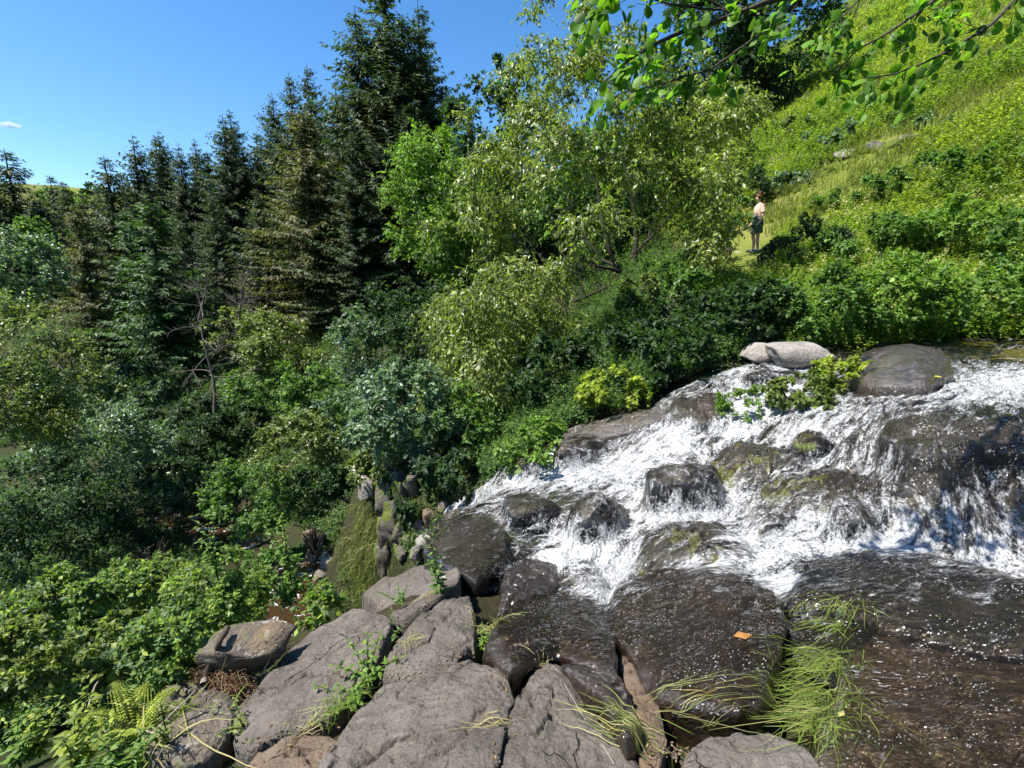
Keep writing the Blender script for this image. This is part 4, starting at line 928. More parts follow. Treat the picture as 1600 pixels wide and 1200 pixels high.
def bracken_mesh(seed, cols, fronds=7, h=.55):
    r = np.random.default_rng(seed); a = Acc()
    for k in range(fronds):
        az = k / fronds * 6.28 + r.normal() * .3; d = np.array((math.cos(az), math.sin(az), 0)); sd = np.array((-d[1], d[0], 0)); hh = h * r.uniform(.7, 1.15)
        f = np.linspace(.2, 1, 14); P = UP * (hh * np.sin(f * 1.9))[:, None] * .9 + d * (hh * .95 * f ** 1.5)[:, None]
        for sg in (1, -1):
            Ls = .24 * np.sin(np.clip(1.08 - f, 0, 1) * 2.0 + .25) * hh / .55; D = sd * sg + d * .45 - UP * .12 + r.normal(size=(14, 3)) * .08
            V, F = leaves2(P, D, UP + d * .3 + r.normal(size=(14, 3)) * .15, np.clip(Ls, .03, 1), np.full(14, .06 * hh / .55), .06); a.add(V, F, np.repeat(palette(14, cols, r, .18), 4, 0))
    return a.mesh("bracken", M['grassm'], smooth=False)
def scatter(name, me, P, scl, label, seed=0, tiltmax=.25):
    r = np.random.default_rng(seed); n = len(P)
    proto = bpy.data.objects.new(name + "_plant", me)            # shown only through the scatter
    rot = np.stack([r.normal(size=n) * tiltmax, r.normal(size=n) * tiltmax, r.uniform(0, 6.28, n)], 1)
    pm = bpy.data.meshes.new(name); pm.vertices.add(n); pm.vertices.foreach_set("co", np.asarray(P, np.float32).ravel())
    a = pm.attributes.new("rot", 'FLOAT_VECTOR', 'POINT'); a.data.foreach_set("vector", rot.astype(np.float32).ravel())
    a = pm.attributes.new("scl", 'FLOAT', 'POINT'); a.data.foreach_set("value", np.asarray(scl, np.float32))
    o = link(name, pm); tag(o, label, None, None, "stuff")
    ng = bpy.data.node_groups.new(name + "_scatter", 'GeometryNodeTree')
    ng.interface.new_socket("Geometry", in_out='INPUT', socket_type='NodeSocketGeometry'); ng.interface.new_socket("Geometry", in_out='OUTPUT', socket_type='NodeSocketGeometry')
    gi = ng.nodes.new("NodeGroupInput"); go = ng.nodes.new("NodeGroupOutput"); io = ng.nodes.new("GeometryNodeInstanceOnPoints")
    ob = ng.nodes.new("GeometryNodeObjectInfo"); ob.inputs["Object"].default_value = proto
    ra = ng.nodes.new("GeometryNodeInputNamedAttribute"); ra.data_type = 'FLOAT_VECTOR'; ra.inputs["Name"].default_value = "rot"
    sa = ng.nodes.new("GeometryNodeInputNamedAttribute"); sa.data_type = 'FLOAT'; sa.inputs["Name"].default_value = "scl"
    er = ng.nodes.new("FunctionNodeEulerToRotation")
    L_ = ng.links.new
    L_(gi.outputs[0], io.inputs["Points"]); L_(ob.outputs["Geometry"], io.inputs["Instance"]); L_(ra.outputs["Attribute"], er.inputs[0]); L_(er.outputs[0], io.inputs["Rotation"]); L_(sa.outputs["Attribute"], io.inputs["Scale"]); L_(io.outputs[0], go.inputs[0])
    md = o.modifiers.new("scatter", 'NODES'); md.node_group = ng
    return o
def polar_points(n, a0, a1, d0, d1, seed, keep=None):
    r = np.random.default_rng(seed); az = r.uniform(a0, a1, n); d = np.exp(r.uniform(math.log(d0), math.log(d1), n))
    x = d * np.sin(az); y = d * np.cos(az); z = Gn(x, y); P = np.stack([x, y, z], 1)
    ok = ~inside(WP, x, y) & clear(P)
    if keep is not None: ok &= keep(x, y, z)
    return P[ok], d[ok]
R_ = math.radians
bankdist = lambda x, y: np.min(np.hypot(x[:, None] - WP[None, :, 0], y[:, None] - WP[None, :, 1]), axis=1)
def clear(P):
    dep = P[:, 1] * CP - (P[:, 2] - CAM_Z) * SP; u = 800 + FPX * P[:, 0] / dep; v = 600 - FPX * (P[:, 1] * SP + (P[:, 2] - CAM_Z) * CP) / dep
    return ~((u > 1078) & (u < 1222) & (v > 348) & (v < 432) & (dep > 9) & (dep < 19))
hillmask = lambda x, y, z: (hillf(x, y) > .5)
woodmask = lambda x, y, z: (hillf(x, y) <= .5) & (np.hypot(x, y) > 5.2) & (bankdist(x, y) > .35) & ((y > 6.5) | (x < -2.6)) & ~((x > -4.6) & (x < -1.0) & (y > 5.4) & (y < 9.3))
gullymask = lambda x, y, z: woodmask(x, y, z) & (np.min(np.hypot(x[:, None] - pts[None, :, 0], y[:, None] - pts[None, :, 1]), axis=1) > 1.45)
HB = [(.16, .235, .028), (.20, .28, .034), (.12, .19, .024)]; HY = [(.19, .23, .045), (.24, .25, .06), (.16, .21, .035)]
HM = [(.20, .26, .038), (.25, .30, .048), (.16, .22, .03)]
P, d = polar_points(8000, R_(8), R_(56), 8.5, 17, 1, hillmask); scatter("hillside_herbs", herb_mesh(1, HB, 12, .45, .34, .085), P, rng.uniform(.55, 1.15, len(P)) * (.6 + d / 34), "bright leafy herbs covering the foot of the hillside", 1)
P, d = polar_points(420, R_(30), R_(56), 8.5, 20, 2, lambda x, y, z: hillmask(x, y, z) & (x > 6.5)); scatter("meadowsweet", herb_mesh(2, HB, 9, .6, .25, .08, flower=(.45, .43, .20)), P, rng.uniform(.8, 1.3, len(P)), "cream flowering herbs among the hillside green", 2)
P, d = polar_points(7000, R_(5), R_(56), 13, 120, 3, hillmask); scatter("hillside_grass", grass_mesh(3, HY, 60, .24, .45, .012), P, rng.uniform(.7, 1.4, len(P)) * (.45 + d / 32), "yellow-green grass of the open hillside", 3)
P, d = polar_points(20000, R_(5), R_(56), 14, 120, 4, hillmask); s_ = fbm(P * .16, 3, 5) > -.22; scatter("hillside_bracken", herb_mesh(4, HM, 14, .34, .42, .12, 7), P[s_], (rng.uniform(.7, 1.3, len(P)) * (.4 + d / 36))[s_], "light green bracken and low scrub spread over the open hillside", 4)
P, d = polar_points(15000, R_(-56), R_(40), 5.2, 40, 5, gullymask); scatter("woodland_herbs", herb_mesh(5, GR['mid'] + GR['dark'], 12, .42, .36, .09), P, rng.uniform(.6, 1.2, len(P)) * (.5 + d / 28), "leafy undergrowth on the shady gorge slopes", 5)
P, d = polar_points(14000, R_(5), R_(56), 11, 120, 7, hillmask); s_ = fbm(P * .22, 4, 15) > .12; scatter("hillside_scrub", herb_mesh(7, [(.10, .16, .024), (.13, .20, .03), (.08, .13, .022)], 14, .5, .42, .10, 9), P[s_], (rng.uniform(.7, 1.5, len(P)) * (.45 + d / 34))[s_], "rough darker green scrub in patches on the hillside", 7)
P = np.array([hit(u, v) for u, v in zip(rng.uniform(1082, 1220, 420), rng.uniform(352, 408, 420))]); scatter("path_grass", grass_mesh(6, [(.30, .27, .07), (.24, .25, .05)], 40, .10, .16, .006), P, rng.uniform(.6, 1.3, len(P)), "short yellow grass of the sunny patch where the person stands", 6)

P = np.array([hit(u, v) for u, v in zip(rng.uniform(636, 690, 50), rng.uniform(770, 860, 50))] + [hit(u, v) for u, v in zip(rng.uniform(520, 560, 25), rng.uniform(850, 950, 25))]); scatter("cliff_herbs", herb_mesh(8, GR['mid'] + GR['dark'] + GR['olive'], 10, .3, .25, .06), P, rng.uniform(.35, .8, len(P)), "small leafy plants clinging to the cliff by the lip", 8)

# ------------------------------------------------------------------ lower left thicket
NL = [
 (345,850,1010,190,4.9,'bright',"bright green bush beside the driftwood boulder",dict(L=.044,dens=1.6)),
 (210,860,1010,190,5.0,'mid',"bush in the middle of the lower left thicket",dict(L=.044,dens=1.6)),
 (80,880,1030,200,4.4,'mid',"leafy bush at the left end of the thicket",dict(L=.044,dens=1.6)),
 (270,930,1080,150,3.7,'mid',"bramble bush directly left of the driftwood boulder",dict(L=.040,dens=1.6)),
 (150,960,1090,190,3.3,'olive',"low tangled bush behind the ferns",dict(L=.040,dens=1.5)),
 (430,850,950,130,7.5,'mid',"sparse bush overhanging the brown pool",dict(L=.07,dens=.7)),
 (10,960,1110,150,2.9,'olive',"olive bush at the left edge near the ferns",dict(L=.038,dens=1.8)),
 (500,940,975,100,4.4,'bright',"strip of bright weeds along the far edge of the long slab",dict(L=.05,dens=1.6)),
 (1258,578,640,140,6.3,'olive',"leafy olive plants of the islet in front of the pale boulders",dict(L=.06,dens=1.6)),
 (1170,610,650,110,5.9,'bright',"bright green plant at the left end of the islet",dict(L=.040,dens=1.6)),
 (1315,545,620,90,6.6,'yellow',"thin yellowish plant at the right end of the islet",dict(L=.06,dens=.9)),
]
for i, (u, vt, vb, w, t_, pal, lab, kw) in enumerate(NL):
    broad_tree("bush", u, vt, vb, w, t_, GR[pal] + ([GR['yellow'][0], GR['olive'][1], GR['silver'][0]] if t_ < 5.5 else []), lab, "bush", seed=150 + i, stems=5, nlobe=26, **kw)

# ------------------------------------------------------------------ single plants near the camera
def stem_plant(name, u, v, h, nst, cols, label, cat="plant", seed=0, L=.07, lean=(0, 0), pairs=9, t=None, group=None, aspect=.42, spread=.25):
    r = np.random.default_rng(seed); p = hitr(u, v) if t is None else at_t(u, v, t)
    ro = root(name, p - UP * .05, label, cat, group)
    for s in range(nst):
        a = r.uniform(0, 6.28); e = np.array((math.cos(a) * spread * r.random() + lean[0], math.sin(a) * spread * r.random() + lean[1], h * r.uniform(.65, 1.1)))
        mid_ = np.array((e[0] * .25, e[1] * .25, e[2] * .6)); n = 10; path = bez(np.zeros(3), mid_, e, n)
        V, F = tube(path, np.linspace(.006, .002, n), 4); ac = Acc(); ac.add(V, F, np.tile((.06, .075, .02), (len(V), 1)))
        st = link("stem", ac.mesh("stem", M['grassm']), ro)
        la = Acc(); f = np.linspace(.18, 1, pairs); P = np.stack([np.interp(f, np.linspace(0, 1, n), path[:, k]) for k in range(3)], 1)
        az = r.uniform(0, 6.28)
        for q in (0, 1):
            ang = az + np.arange(pairs) * 1.57 + q * math.pi
            D = np.stack([np.cos(ang), np.sin(ang), .25 - .5 * r.random(pairs)], 1); Ls = L * r.uniform(.75, 1.2, pairs) * (1.15 - .5 * f)
            V, F = leaves(P, D, UP + r.normal(size=(pairs, 3)) * .25, Ls, Ls * aspect, .1); la.add(V, F, np.repeat(palette(pairs, cols, r, .2), 5, 0))
        link("leaves", la.mesh("leaves", M['leaf'], smooth=False), st)
    return ro
def fern(u, v, h, n, cols, label, seed=0, t=None):
    r = np.random.default_rng(seed); p = hit(u, v) if t is None else at_t(u, v, t); ro = root("fern", p - UP * .04, label, "fern", "ferns in the lower left corner")
    for k in range(n):
        az = k / n * 6.28 + r.normal() * .35; d = np.array((math.cos(az), math.sin(az), 0)); sd = np.array((-d[1], d[0], 0)); hh = h * r.uniform(.7, 1.2); a = Acc()
        f = np.linspace(0, 1, 26); path = UP * (hh * np.sin(f * 1.75) * .95)[:, None] + d * (hh * .95 * f ** 1.4)[:, None]
        V, F = tube(path, np.linspace(.005, .0015, 26), 4); a2 = Acc(); a2.add(V, F, np.tile((.09, .09, .02), (len(V), 1)))
        P = path[4:]; m = len(P); ff = f[4:]
        for sg in (1, -1):
            Ls = np.clip(.34 * h * np.sin(np.clip(1.03 - ff, 0, 1) * 2.1 + .2), .015, 1); D = sd * sg + d * .35 - UP * .1 + r.normal(size=(m, 3)) * .06
            # each pinna is cut into leaflets
            for q in range(5):
                g = (q + .3) / 5; PP = P + norm(D) * (Ls * g)[:, None]
                for s2 in (1, -1):
                    D2 = norm(D) * .5 + np.cross(UP, D) * s2 * .9; l2 = Ls * .26 * (1.1 - g)
                    V, F = leaves2(PP, D2, UP + d * .3 + r.normal(size=(m, 3)) * .1, l2, l2 * .55, .05); a.add(V, F, np.repeat(palette(m, cols, r, .15), 4, 0))
        fr = link("frond", a2.mesh("frond", M['grassm']), ro); link("leaflets", a.mesh("leaflets", M['grassm'], smooth=False), fr)
    return ro
FY = [(.16, .21, .025), (.20, .24, .03), (.11, .17, .02)]
fern(60, 1130, .34, 8, FY, "yellow-green fern nearest the lower left corner", 1)
fern(140, 1090, .36, 8, FY, "yellow-green fern in front of the low tangled bush", 2)
fern(210, 1150, .26, 7, GR['yellow'], "small pale fern next to the shadowed boulder", 3)
fern(5, 1060, .40, 8, FY, "tall fern cut by the left edge", 4)
stem_plant("leafy_plant", 30, 1190, .42, 7, GR['bright'], "broad-leaved plant in the lower left corner", seed=1, L=.085)
stem_plant("leafy_plant", 120, 1200, .38, 7, FY, "light green plant at the bottom edge left of the twigs", seed=2, L=.08)
stem_plant("leafy_plant", 230, 1100, .42, 6, GR['mid'], "leafy stems standing left of the shadowed boulder", seed=3, L=.06)
stem_plant("leafy_plant", 85, 1050, .55, 7, GR['yellow'], "tall yellow-green stems above the ferns", seed=4, L=.075)
stem_plant("leafy_plant", 262, 1160, .32, 5, GR['olive'], "thin stems growing in front of the shadowed boulder", seed=5, L=.035)
stem_plant("leafy_plant", 200, 1195, .24, 5, GR['bright'], "small bright plant at the bottom edge", seed=6, L=.06)
stem_plant("leafy_plant", 5, 1150, .45, 8, GR['mid'], "green plant at the left edge between the ferns", seed=21, L=.08)
stem_plant("leafy_plant", 60, 1175, .36, 8, GR['yellow'], "yellowish plant between the corner plant and the nearest fern", seed=22, L=.075)
stem_plant("leafy_plant", 165, 1150, .30, 7, GR['yellow'], "pale green sprigs between fern and shadowed boulder", seed=23, L=.055)
stem_plant("leafy_plant", 15, 1100, .42, 8, GR['bright'], "bright green plant by the tall left-edge fern", seed=24, L=.07)
stem_plant("leafy_plant", 688, 925, .42, 3, GR['mid'], "single upright leafy stem on the small slab at the lip", seed=7, L=.07, spread=.06, lean=(-.03, 0), pairs=11)
stem_plant("leafy_plant", 575, 1055, .20, 6, GR['bright'], "weeds in the crack between the two middle slabs", seed=8, L=.06)
stem_plant("leafy_plant", 555, 1090, .13, 6, GR['bright'], "low weeds below the crack between the slabs", seed=9, L=.05)
stem_plant("leafy_plant", 610, 990, .10, 4, GR['mid'], "tiny weeds high in the crack between the slabs", seed=10, L=.035)
stem_plant("leafy_plant", 752, 1005, .12, 5, GR['bright'], "small green weeds at the foot of the straw-coloured grass", seed=11, L=.04)
stem_plant("leafy_plant", 625, 935, .09, 4, GR['mid'], "small weeds at the near edge of the lip slab", seed=12, L=.04)
stem_plant("leafy_plant", 380, 1130, .16, 4, GR['olive'], "thin sprig in the dark gap beside the long slab", seed=13, L=.04)
stem_plant("leafy_plant", 455, 905, .8, 5, GR['bright'], "tall bright sprigs rising from the thicket towards the pool", seed=14, L=.09, t=5.2)
stem_plant("leafy_plant", 340, 900, .7, 5, GR['bright'], "bright sprigs on top of the bush beside the boulder", seed=15, L=.08, t=4.6)
stem_plant("leafy_plant", 1330, 585, .55, 4, GR['yellow'], "reddish-stemmed tall plant leaning over the flat brown boulder", seed=16, L=.06, t=5.8, spread=.3)

def tuft(name, u, v, n, ln, direction, label, cols, seed=0, w=.003, spread=.10, up=.6, rnd=.5, group=None, lift=.0):
    """a tuft of long blades; direction is where they lean, in x, y"""
    r = np.random.default_rng(seed); p = hitr(u, v) + UP * lift; ro = root(name, p, label, "grass", group or "grass tufts among the rocks"); a = Acc()
    dv = np.array((direction[0], direction[1], 0.0))
    for k in range(n):
        b = np.r_[r.normal(size=2) * spread, 0]; b[2] = top_z(p[0] + b[0], p[1] + b[1]) - p[2] - .02 + lift
        l = ln * r.uniform(.45, 1.15); d = dv + np.r_[r.normal(size=2) * rnd, 0]; u0 = up * r.uniform(.5, 1.3); f = np.linspace(0, 1, 7)
        P = b + d * (l * f)[:, None] + UP * (l * (u0 * f - (u0 + .12) * f ** 2 * .9))[:, None]
        gz_ = np.array([top_z(p[0] + q_[0], p[1] + q_[1]) for q_ in P]) - p[2] + .016; P[:, 2] = np.maximum(P[:, 2], gz_)
        T = norm(np.gradient(P, axis=0)); sd = norm(np.cross(T, UP + r.normal(size=3) * .4)); ww = w * r.uniform(.6, 1.3) * np.sin(np.clip(1.02 - f, 0, 1) * 1.9 + .15)
        V = np.stack([P + sd * ww[:, None], P - sd * ww[:, None]], 1).reshape(-1, 3); F = np.array([[2 * i, 2 * i + 1, 2 * i + 3, 2 * i + 2] for i in range(6)])
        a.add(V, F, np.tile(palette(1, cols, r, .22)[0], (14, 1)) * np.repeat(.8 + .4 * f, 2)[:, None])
    o = link("blades", a.mesh("blades", M['grassm'], smooth=True), ro); o["kind"] = "stuff"
    return ro
GB = [(.125, .195, .028), (.165, .23, .04), (.09, .15, .022)]; ST_ = [(.36, .30, .13), (.44, .38, .19), (.28, .25, .08)]
for k, (u, v, n, l, lab) in enumerate([(1300,985,150,.17,"upper tuft of long green grass trailing down between the wet slabs"),(1290,1030,190,.20,"middle tuft of long green grass trailing between the wet slabs"),(1282,1085,170,.20,"lower tuft of long grass trailing towards the low slab"),(1278,1140,120,.17,"lowest tuft of trailing grass beside the low slab")]):
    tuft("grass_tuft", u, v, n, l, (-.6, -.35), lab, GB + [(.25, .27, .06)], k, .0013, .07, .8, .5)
tuft("grass_tuft", 1275, 1110, 22, .42, (-.95, -.1), "pale long stalks reaching from the trailing grass over the wet slab", ST_ + GB, 8, .0013, .04, .3, .22)
tuft("grass_tuft", 1012, 1170, 55, .30, (-.75, .55), "green grass strands lying over the narrow tan rib", GB + ST_, 9, .0015, .05, .35, .18)
tuft("grass_tuft", 1040, 1150, 22, .36, (.8, .05), "straw-coloured stalks lying between tan rib and trailing grass", ST_ + GB, 10, .0015, .06, .3, .3)
tuft("grass_tuft", 762, 985, 90, .15, (.1, -.3), "straw-coloured grass between the scarred slab and the wet slab", ST_ + GB[:1], 11, .0015, .06, .7, .5)
tuft("grass_tuft", 535, 1115, 90, .15, (.1, -.2), "green grass tuft at the lower end of the long slab", GB, 12, .0013, .05, .8, .6)
tuft("grass_tuft", 505, 1150, 45, .15, (-.2, -.3), "dry grass spilling over the tan ledge", ST_ + GB, 13, .0015, .07, .6, .6)
tuft("grass_tuft", 780, 1130, 16, .17, (-.9, .1), "dry stalks lying across the broad cracked slab", ST_, 14, .0013, .03, .3, .2)
tuft("grass_tuft", 668, 930, 36, .15, (.3, -.6), "dry grass at the near edge of the lip slab", ST_, 15, .0013, .05, .6, .5)
tuft("grass_tuft", 645, 1000, 40, .16, (.1, -.3), "dry grass in the upper crack beside the scarred slab", ST_ + GB[:1], 16, .0013, .03, .6, .5)
tuft("grass_tuft", 845, 1045, 9, .2, (.05, .5), "few thin stalks standing at the tip of the pointed slab", ST_, 17, .0011, .03, 1.3, .3)
tuft("grass_tuft", 250, 1140, 60, .35, (.1, .1), "dry grass by the shadowed boulder", ST_ + FY, 18, .003, .12, 1.0, .6)

# mossy grass hanging on the cliff beside the lip
def cliff_grass():
    r = np.random.default_rng(5); a = Acc(); poly = np.array([(560,790),(590,765),(605,800),(600,850),(585,900),(560,935),(530,930),(535,870),(548,830)], float)
    pts = []
    while len(pts) < 240:
        u, v = r.uniform(525, 610), r.uniform(760, 940)
        if inside(poly, np.array([u + r.normal() * 9]), np.array([v + r.normal() * 12]))[0] and fbm(np.array([[u * .03, v * .02, 0]]), 2, 3)[0] > -.25: pts.append((u, v))
    for (u, v) in pts:
        p = hit(u, v)
        for k in range(7):
            b = p + r.normal(size=3) * .07; l = r.uniform(.15, .4); d = np.array((-.35 + r.normal() * .6, -.5 + r.normal() * .5, 0)); f = np.linspace(0, 1, 5)
            P = b + d * (l * f * .6)[:, None] + UP * (l * (.45 * f - 1.0 * f ** 2))[:, None]
            sd = norm(np.cross(np.gradient(P, axis=0), UP + r.normal(size=3) * .5)); ww = .006 * (1.05 - f)
            V = np.stack([P + sd * ww[:, None], P - sd * ww[:, None]], 1).reshape(-1, 3); F = np.array([[2 * i, 2 * i + 1, 2 * i + 3, 2 * i + 2] for i in range(4)])
            a.add(V, F, np.tile(palette(1, [(.12, .17, .022), (.17, .18, .04), (.07, .10, .018), (.14, .11, .05)], r, .2)[0], (10, 1)))
    tag(link("cliff_grass", a.mesh("cliff_grass", M['grassm'])), "yellow-green grass hanging down the cliff beside the lip", None, None, "stuff")
cliff_grass()
for k, (u, v, w, h, m) in enumerate([(604,775,26,22,'cliff'),(622,765,22,20,'cliff'),(600,800,30,30,'cliff'),(625,795,28,30,'cliff'),(640,770,24,20,'lichen'),(612,830,34,32,'cliff'),(632,822,26,26,'lichen'),(606,862,30,30,'cliff'),(625,850,24,24,'cliff'),(598,895,30,26,'cliff'),(575,772,24,18,'pale'),(495,855,28,24,'cliff'),(490,880,26,28,'cliff'),(510,895,24,20,'pale'),(500,915,28,22,'cliff'),(515,935,30,20,'pale'),(480,845,22,18,'tan'),(505,878,18,16,'pale'),(288,800,26,12,'pale'),(280,808,24,10,'tan'),(305,815,22,9,'pale'),(262,804,20,9,'pale')]):
    st_lab = ["cliff stone under the overhanging bush, %s of its row" % s for s in ("left", "second")] + ["upper cliff stone against the hanging grass", "upper cliff stone right of the hanging grass", "pale cliff stone at the cliff's top corner", "large cliff stone halfway down beside the hanging grass", "pale cliff stone halfway down, next to the lip pile", "low cliff stone beside the hanging grass", "low cliff stone between hanging grass and lip pile", "lowest cliff stone above the small lip slab", "pale stone at the left end of the cliff top", "ochre stone at the top of the pool's edge", "grey stone at the brown pool's edge", "small pale stone right of the pool's edge", "grey stone low at the pool's edge", "flat pale stone at the near end of the pool", "tan stone beyond the brown pool", "tiny pale stone between those at the pool's edge", "pale stone in the far bend of the lower stream", "brown flat stone in the far bend of the lower stream", "small pale stone right of the far stream bend", "small pale stone left of the far stream bend"]
    boulder("cliff_stone" if k < 11 else "stream_stone", u, v + (4 if k < 11 else 0), w * (1.15 if k < 11 else 1), h * (1.9 if k < 11 else 1), st_lab[k], m, .9, 400 + k, k * .9, "stone", "stones of the cliff" if k < 11 else "stones by the lower stream", box=.55, rough=.22, cuts=12)

# ------------------------------------------------------------------ overhanging alder
def alder():
    r = np.random.default_rng(9)
    bx, by = 6.2, .6; ro = root("alder_tree", (bx, by, float(G(bx, by)[0]) - .1), "alder whose bright green branches hang into the top of the picture", "tree")
    ob = np.array(ro.location)
    acc = Acc(); crown_pt = np.array((5.9, .8, 5.2)); tr = bez(ob, ob + np.array((.1, .1, 2.5)), crown_pt, 8); V, F = tube(tr - ob, np.linspace(.2, .1, 8), 9); acc.add(V, F)
    link("trunk", acc.mesh("trunk", M['bark'], False), ro)
    far = lambda u, v, t_: at_t(u, v - 28, t_)
    BR = [([(1560,-190,2.9),(1400,-60,2.6),(1270,10,2.45),(1150,48,2.3),(1050,82,2.2),(980,120,2.15),(935,165,2.1)], .014),
          ([(1270,10,2.45),(1200,70,2.4),(1120,130,2.35),(1050,155,2.35),(985,170,2.3)], .008),
          ([(1180,40,2.35),(1080,40,2.2),(1000,20,2.1),(950,-10,2.05)], .007),
          ([(1720,-150,2.8),(1640,-40,2.6),(1590,25,2.5),(1545,70,2.4),(1490,105,2.35),(1410,140,2.3),(1345,150,2.25)], .010),
          ([(1560,-190,2.9),(1500,-40,2.7),(1455,35,2.6),(1390,75,2.5),(1335,110,2.45),(1295,150,2.4)], .009),
          ([(1400,-60,2.6),(1360,10,2.5),(1310,60,2.45),(1280,90,2.4)], .007),
          ([(1150,48,2.3),(1060,0,2.2),(985,-40,2.15),(940,20,2.1)], .006),
          ([(1640,-40,2.6),(1560,-10,2.5),(1500,20,2.4),(1440,60,2.3)], .006)]
    tw = []
    for P_, rd in BR:
        P = np.array([far(*q) for q in P_]); n = len(P)
        if P_[0][1] < -100: P = np.vstack([crown_pt[None], .5 * (crown_pt + P[0])[None] + np.array((0, 0, .25)), P]); n += 2
        tt = np.linspace(0, n - 1, n * 6); P = np.stack([np.interp(tt, np.arange(n), P[:, k]) for k in range(3)], 1)
        for _ in range(3): P[1:-1] = .25 * P[:-2] + .5 * P[1:-1] + .25 * P[2:]
        P += .012 * np.stack([fbm(P * 7 + k * 9, 3, k) for k in range(3)], 1)
        ac = Acc(); V, F = tube(P - ob, np.linspace(rd * (1.8 if P_[0][1] < -100 else 1), rd * .25, len(P)), 6); ac.add(V, F)
        br = link("branch", ac.mesh("branch", M['bark'], False), ro)
        # side twigs
        s0 = max(len(P) - 34, 2); tg = Acc()
        for j in range(s0, len(P), 2):
            a = P[j]; Td = norm(P[min(j + 1, len(P) - 1)] - P[j - 1]); d = norm(Td * .6 + rand_dirs(1, r)[0] * .75 - UP * .25); e = a + d * r.uniform(.10, .26)
            V, F = tube(np.stack([a, .5 * (a + e) - UP * .01, e]) - ob, [.003, .0013, .0015], 4); tg.add(V, F); tw.append((a, e))
        link("twigs", tg.mesh("twigs", M['bark'], False), br)
    # round toothed leaves, each one a piece
    protos = []
    for c in ((.10, .21, .016), (.13, .26, .022), (.06, .13, .014), (.035, .08, .012)):  # darker copies put the look of silhouetted leaves into the colour
        n = 11; th = np.linspace(0, 2 * math.pi, n, endpoint=False); x = .5 - .5 * np.cos(th); y = .44 * np.sin(th) * (.85 + .25 * x); z = -.22 * y * y * 2 - .10 * x * x
        V = np.vstack([np.stack([x, y, z], 1), [[.5, 0, .05]]]); F = np.array([[i, (i + 1) % n, n] for i in range(n)])
        cc = np.tile(c, (n + 1, 1)); cc[-1] *= 1.15
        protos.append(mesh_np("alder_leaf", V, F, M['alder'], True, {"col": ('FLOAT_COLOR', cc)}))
    count = 0
    while count < 298:
        a, e = tw[count % len(tw)]; f = r.uniform(.25, 1.05); p = a + (e - a) * f
        D = norm((e - a) * 2 + rand_dirs(1, r)[0] * .3 - UP * .12); U = norm(UP * .9 + rand_dirs(1, r)[0] * .75); S = norm(np.cross(U, D)); N = np.cross(D, S); L = r.uniform(.036, .068)
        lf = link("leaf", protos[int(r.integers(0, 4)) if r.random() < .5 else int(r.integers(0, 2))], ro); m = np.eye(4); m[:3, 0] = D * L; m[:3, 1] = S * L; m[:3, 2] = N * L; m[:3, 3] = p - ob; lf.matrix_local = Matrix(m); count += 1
    a_ = Acc(); n = 11; th = np.linspace(0, 2 * math.pi, n, endpoint=False); x = .5 - .5 * np.cos(th); y = .44 * np.sin(th) * (.85 + .25 * x); z = -.22 * y * y * 2 - .10 * x * x
    V0 = np.vstack([np.stack([x, y, z], 1), [[.5, 0, .05]]]); F0 = np.array([[i, (i + 1) % n, n] for i in range(n)])
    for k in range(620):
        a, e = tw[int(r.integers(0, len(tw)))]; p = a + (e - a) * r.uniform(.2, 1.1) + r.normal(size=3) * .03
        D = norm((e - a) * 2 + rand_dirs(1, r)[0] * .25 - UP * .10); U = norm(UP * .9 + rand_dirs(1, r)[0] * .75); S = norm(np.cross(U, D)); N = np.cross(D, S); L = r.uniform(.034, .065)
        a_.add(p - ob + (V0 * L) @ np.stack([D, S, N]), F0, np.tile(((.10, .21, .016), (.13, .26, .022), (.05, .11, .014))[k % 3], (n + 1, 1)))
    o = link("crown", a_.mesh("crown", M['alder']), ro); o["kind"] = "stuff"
alder()

# ------------------------------------------------------------------ dead wood
M['greywood'] = plain_mat("weathered_grey_wood", (.11, .095, .08), .85, .4, 18)
def dead_branch(name, pts, rad, label, seed, t=None, twigs=14, tl=.5, cat="dead tree", mat='deadwood', sub=2):
    r = np.random.default_rng(seed); P = np.array([at_t(*q) for q in pts]); n = len(P); tt = np.linspace(0, n - 1, n * 4); P = np.stack([np.interp(tt, np.arange(n), P[:, k]) for k in range(3)], 1)
    P[1:-1] = .25 * P[:-2] + .5 * P[1:-1] + .25 * P[2:]; P += rad * .8 * np.stack([fbm(P * 3 + k * 9, 3, seed + k) for k in range(3)], 1)
    ro = root(name, P[0], label, cat); ac = Acc(); V, F = tube(P - P[0], np.linspace(rad, rad * .25, len(P)), 7); ac.add(V, F); link("stem" if twigs else "wood", ac.mesh("stem", M[mat], False), ro)
    def grow(a, d, l, rd, lev, acc):
        e = a + d * l; m = .5 * (a + e) + rand_dirs(1, r)[0] * l * .14; Q = bez(a, m, e, 6); V, F = tube(Q - P[0], np.linspace(rd, rd * .35, 6), 4); acc.add(V, F)
        if lev > 0:
            for _ in range(3): k = int(r.integers(2, 6)); grow(Q[k], norm(d * .8 + rand_dirs(1, r)[0] * .8), l * r.uniform(.35, .65), rd * .5, lev - 1, acc)
    for k in range(twigs):
        j = int(r.integers(len(P) // 4, len(P))); tg = Acc(); T = norm(P[min(j + 1, len(P) - 1)] - P[j - 1]); grow(P[j], norm(T * .35 + rand_dirs(1, r)[0]), tl * r.uniform(.5, 1.2), rad * .35, sub, tg); link("twig", tg.mesh("twig", M[mat], False), ro)
    return ro
dead_branch("dead_tree", [(335,660,19.5),(335,600,19.5),(325,560,19.3),(315,520,19.2),(318,490,19.2)], .07, "leafless grey dead tree with crooked branches in the gorge", 1, twigs=14, tl=1.4, mat='greywood')
